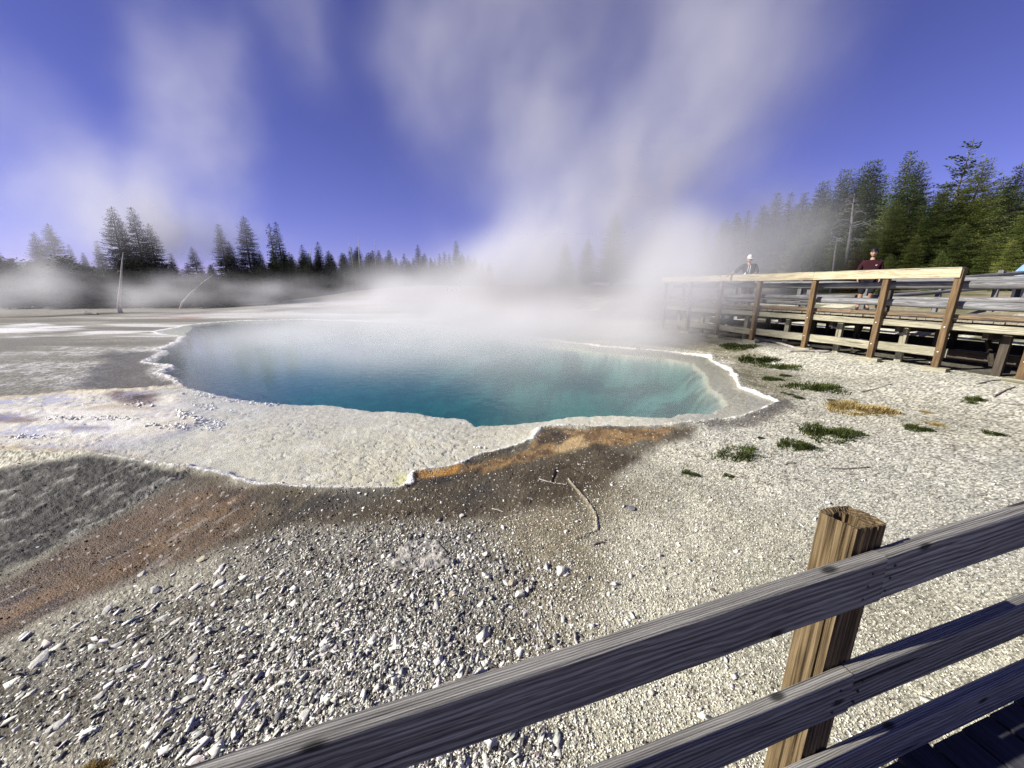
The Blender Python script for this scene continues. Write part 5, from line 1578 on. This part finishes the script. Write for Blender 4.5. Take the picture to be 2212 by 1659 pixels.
def blob(px, py, Yd, rx, rz_, ry, tau):
    """A soft ellipsoid of vapour centred Yd metres ahead; radii in metres; tau is the optical depth through its middle."""
    c = at(px, py, Yd)
    v = gvec('DIVIDE', gvec('SUBTRACT', q, tuple(c)), (rx, ry, rz_))
    r = gn('ShaderNodeVectorMath', operation='LENGTH', inp={0: v}).outputs['Value']
    return gn('ShaderNodeMapRange', interpolation_type='SMOOTHERSTEP', inp={'Value': r, 'From Min': 0.0, 'From Max': 1.0, 'To Min': tau / (.95 * ry), 'To Max': 0.0}).outputs[0]

PL = [  # px, py, ahead, rx, rz, ry, tau
 (1190, 640, 24, 6.5, 3.0, 6, 2.0), (1000, 640, 24, 5.5, 2.2, 5, 1.2), (1400, 600, 22, 5.0, 4.0, 5, 2.4),
 (1130, 520, 25, 4.6, 5.0, 5, 1.2), (1330, 500, 23, 6.0, 6.0, 5, 1.0), (1450, 420, 23, 6.0, 6.0, 5, 1.0),
 (1500, 270, 23, 7.5, 7.0, 6, .44), (1560, 120, 23, 8.0, 8.0, 6, .36), (1640, -40, 23, 8.5, 8.0, 6, .30),
 (1200, 300, 25, 6.0, 8.0, 5, .28), (1130, 60, 25, 7.5, 8.0, 5, .28), (930, 120, 26, 5.5, 9.0, 5, .34),
 (1470, 560, 18, 3.4, 3.4, 4, 1.2), (1425, 640, 13.5, 2.6, 2.4, 2.6, 2.2), (1530, 640, 13, 2.0, 2.0, 2.0, .7),
 (1000, 685, 19, 6.5, 1.8, 4, 1.5), (1250, 690, 16, 4.5, 1.7, 3.5, 1.8), (740, 690, 20, 6, 1.3, 4, .8), (1400, 715, 13, 3, .9, 2.5, .9),
 (1600, 520, 26, 5.5, 4.0, 5, .8), (1680, 490, 24, 4.6, 4.5, 4, .50),
 (430, 330, 32, 6.0, 8.0, 5, .36), (400, 130, 32, 6.5, 8.0, 5, .26), (480, 500, 42, 8.0, 5.0, 4, .35),
 (200, 440, 34, 12.0, 6.0, 6, .42), (60, 540, 34, 10.0, 4.0, 6, .32), (20, 250, 32, 6.0, 9.0, 6, .22), (640, 20, 30, 6.0, 7.0, 5, .18),
 (1130, 600, 23, 9, 4.0, 6, 1.8), (950, 610, 25, 7, 2.6, 6, 1.0), (1280, 440, 24, 11, 9, 7, .6), (1560, 600, 12, 2.2, 2.0, 2.0, 1.1), (1630, 560, 21, 4.5, 3.5, 4, .6),
 (150, 490, 41, 22, 6, 5, 1.0), (380, 520, 42, 14, 3.5, 4, .5), (1300, 200, 24, 14, 12, 8, .14), (1100, 720, 13, 6, .9, 3.5, .6),
 (1200, 712, 14.5, 4.5, 1.2, 3, 1.7), (1040, 698, 17, 4.5, 1.3, 3, 1.5), (1380, 735, 12.2, 3.0, .9, 2.2, 1.0), (300, 420, 41, 14, 8, 5, .35)]
LOW = [(330, 640, 28, 17.0, 2.4, 5, .08), (60, 632, 27, 9.0, 3.0, 5, .16), (640, 640, 29, 6.0, 2.2, 5, .10), (120, 612, 28, 5.5, 2.4, 2, .24), (420, 622, 29, 5.5, 1.7, 2, .20), (600, 640, 30, 5.0, 1.5, 2, .20), (20, 650, 26, 5.5, 2.0, 2, .26), (250, 640, 27, 5.0, 1.4, 2, .20), (850, 645, 28, 6.5, 2.4, 6, .8)]
tot = None
for p in PL:
    b = blob(*p)
    tot = b if tot is None else gmath('ADD', tot, b)
low = None
for p in LOW:
    b = blob(*p)
    low = b if low is None else gmath('ADD', low, b)
n3 = gn('ShaderNodeTexNoise', inp={'Vector': gvec('MULTIPLY', pos, (.22, .22, .42)), 'Scale': 1.0, 'Detail': 4.0, 'Roughness': .55}).outputs['Fac']
shape3 = gn('ShaderNodeMapRange', inp={'Value': n3, 'From Min': .42, 'From Max': .62, 'To Min': .05, 'To Max': 3.2}).outputs[0]
d1 = gmath('ADD', gmath('MULTIPLY', tot, shape1), gmath('MULTIPLY', low, shape3))
# thin vapour lying on the water
xyz = gn('ShaderNodeSeparateXYZ', inp={0: pos})
cx_, cy_ = -3.0, 16.0
v = gvec('DIVIDE', gvec('SUBTRACT', pos, (cx_, cy_, 0.0)), (10.5, 9.5, 1.0))
flat = gvec('MULTIPLY', v, (1.0, 1.0, 0.0))
rr2 = gn('ShaderNodeVectorMath', operation='LENGTH', inp={0: flat}).outputs['Value']
mk = gn('ShaderNodeMapRange', interpolation_type='SMOOTHERSTEP', inp={'Value': rr2, 'From Min': .45, 'From Max': 1.0, 'To Min': 1.0, 'To Max': 0.0}).outputs[0]
hz = gn('ShaderNodeMapRange', interpolation_type='SMOOTHERSTEP', inp={'Value': xyz.outputs[2], 'From Min': .0, 'From Max': 1.05, 'To Min': 1.0, 'To Max': 0.0}).outputs[0]
d2 = gmath('MULTIPLY', gmath('MULTIPLY', mk, hz), gmath('MULTIPLY', shape2, .32))
den = gmath('ADD', d1, d2)
den = gmath('MULTIPLY', den, gn('ShaderNodeMapRange', interpolation_type='SMOOTHSTEP', inp={'Value': xyz.outputs[2], 'From Min': 26.0, 'From Max': 31.0, 'To Min': 1.0, 'To Max': 0.0}).outputs[0])
vc = gn('GeometryNodeVolumeCube', inp={'Density': den, 'Background': 0.0, 'Min': (-42.0, 6.0, .01), 'Max': (26.0, 46.0, 31.0), 'Resolution X': 190, 'Resolution Y': 112, 'Resolution Z': 130})
sm = bpy.data.materials.new('steam_vapour'); sm.use_nodes = True
nt = sm.node_tree; nt.nodes.clear()
out = N(nt, 'ShaderNodeOutputMaterial')
pv = N(nt, 'ShaderNodeVolumePrincipled', inp={'Color': (.85, .85, .865, 1), 'Density': 1.0, 'Anisotropy': .1})
nt.links.new(pv.outputs[0], out.inputs['Volume'])
sm.cycles.volume_interpolation = 'LINEAR'
smn = gn('GeometryNodeSetMaterial', inp={'Geometry': vc.outputs[0], 'Material': sm})
L_(smn.outputs[0], gout.inputs[0])
sme_ = bpy.data.meshes.new('steam')
steam = bpy.data.objects.new('steam', sme_); COL.objects.link(steam)
sme_.materials.append(sm)
md = steam.modifiers.new('vapour', 'NODES'); md.node_group = ng
tag(steam, 'white steam rising and drifting from the hot spring pool', 'steam', kind='stuff')
# ------------------------------------------------------------------ render settings
SC.view_settings.view_transform = 'Standard'
SC.view_settings.look = 'None'
SC.view_settings.exposure = 0.85
SC.view_settings.gamma = 1.0
cy = SC.cycles
cy.use_denoising = True
cy.denoising_input_passes = 'RGB_ALBEDO_NORMAL'
cy.denoising_prefilter = 'NONE'
cy.volume_step_rate = 2.0
cy.volume_max_steps = 400
cy.volume_bounces = 2
cy.max_bounces = 8
cy.diffuse_bounces = 3
cy.transparent_max_bounces = 12
cy.sample_clamp_indirect = 6.0
cy.use_fast_gi = False
print('script seconds', round(time.time() - T0, 1))
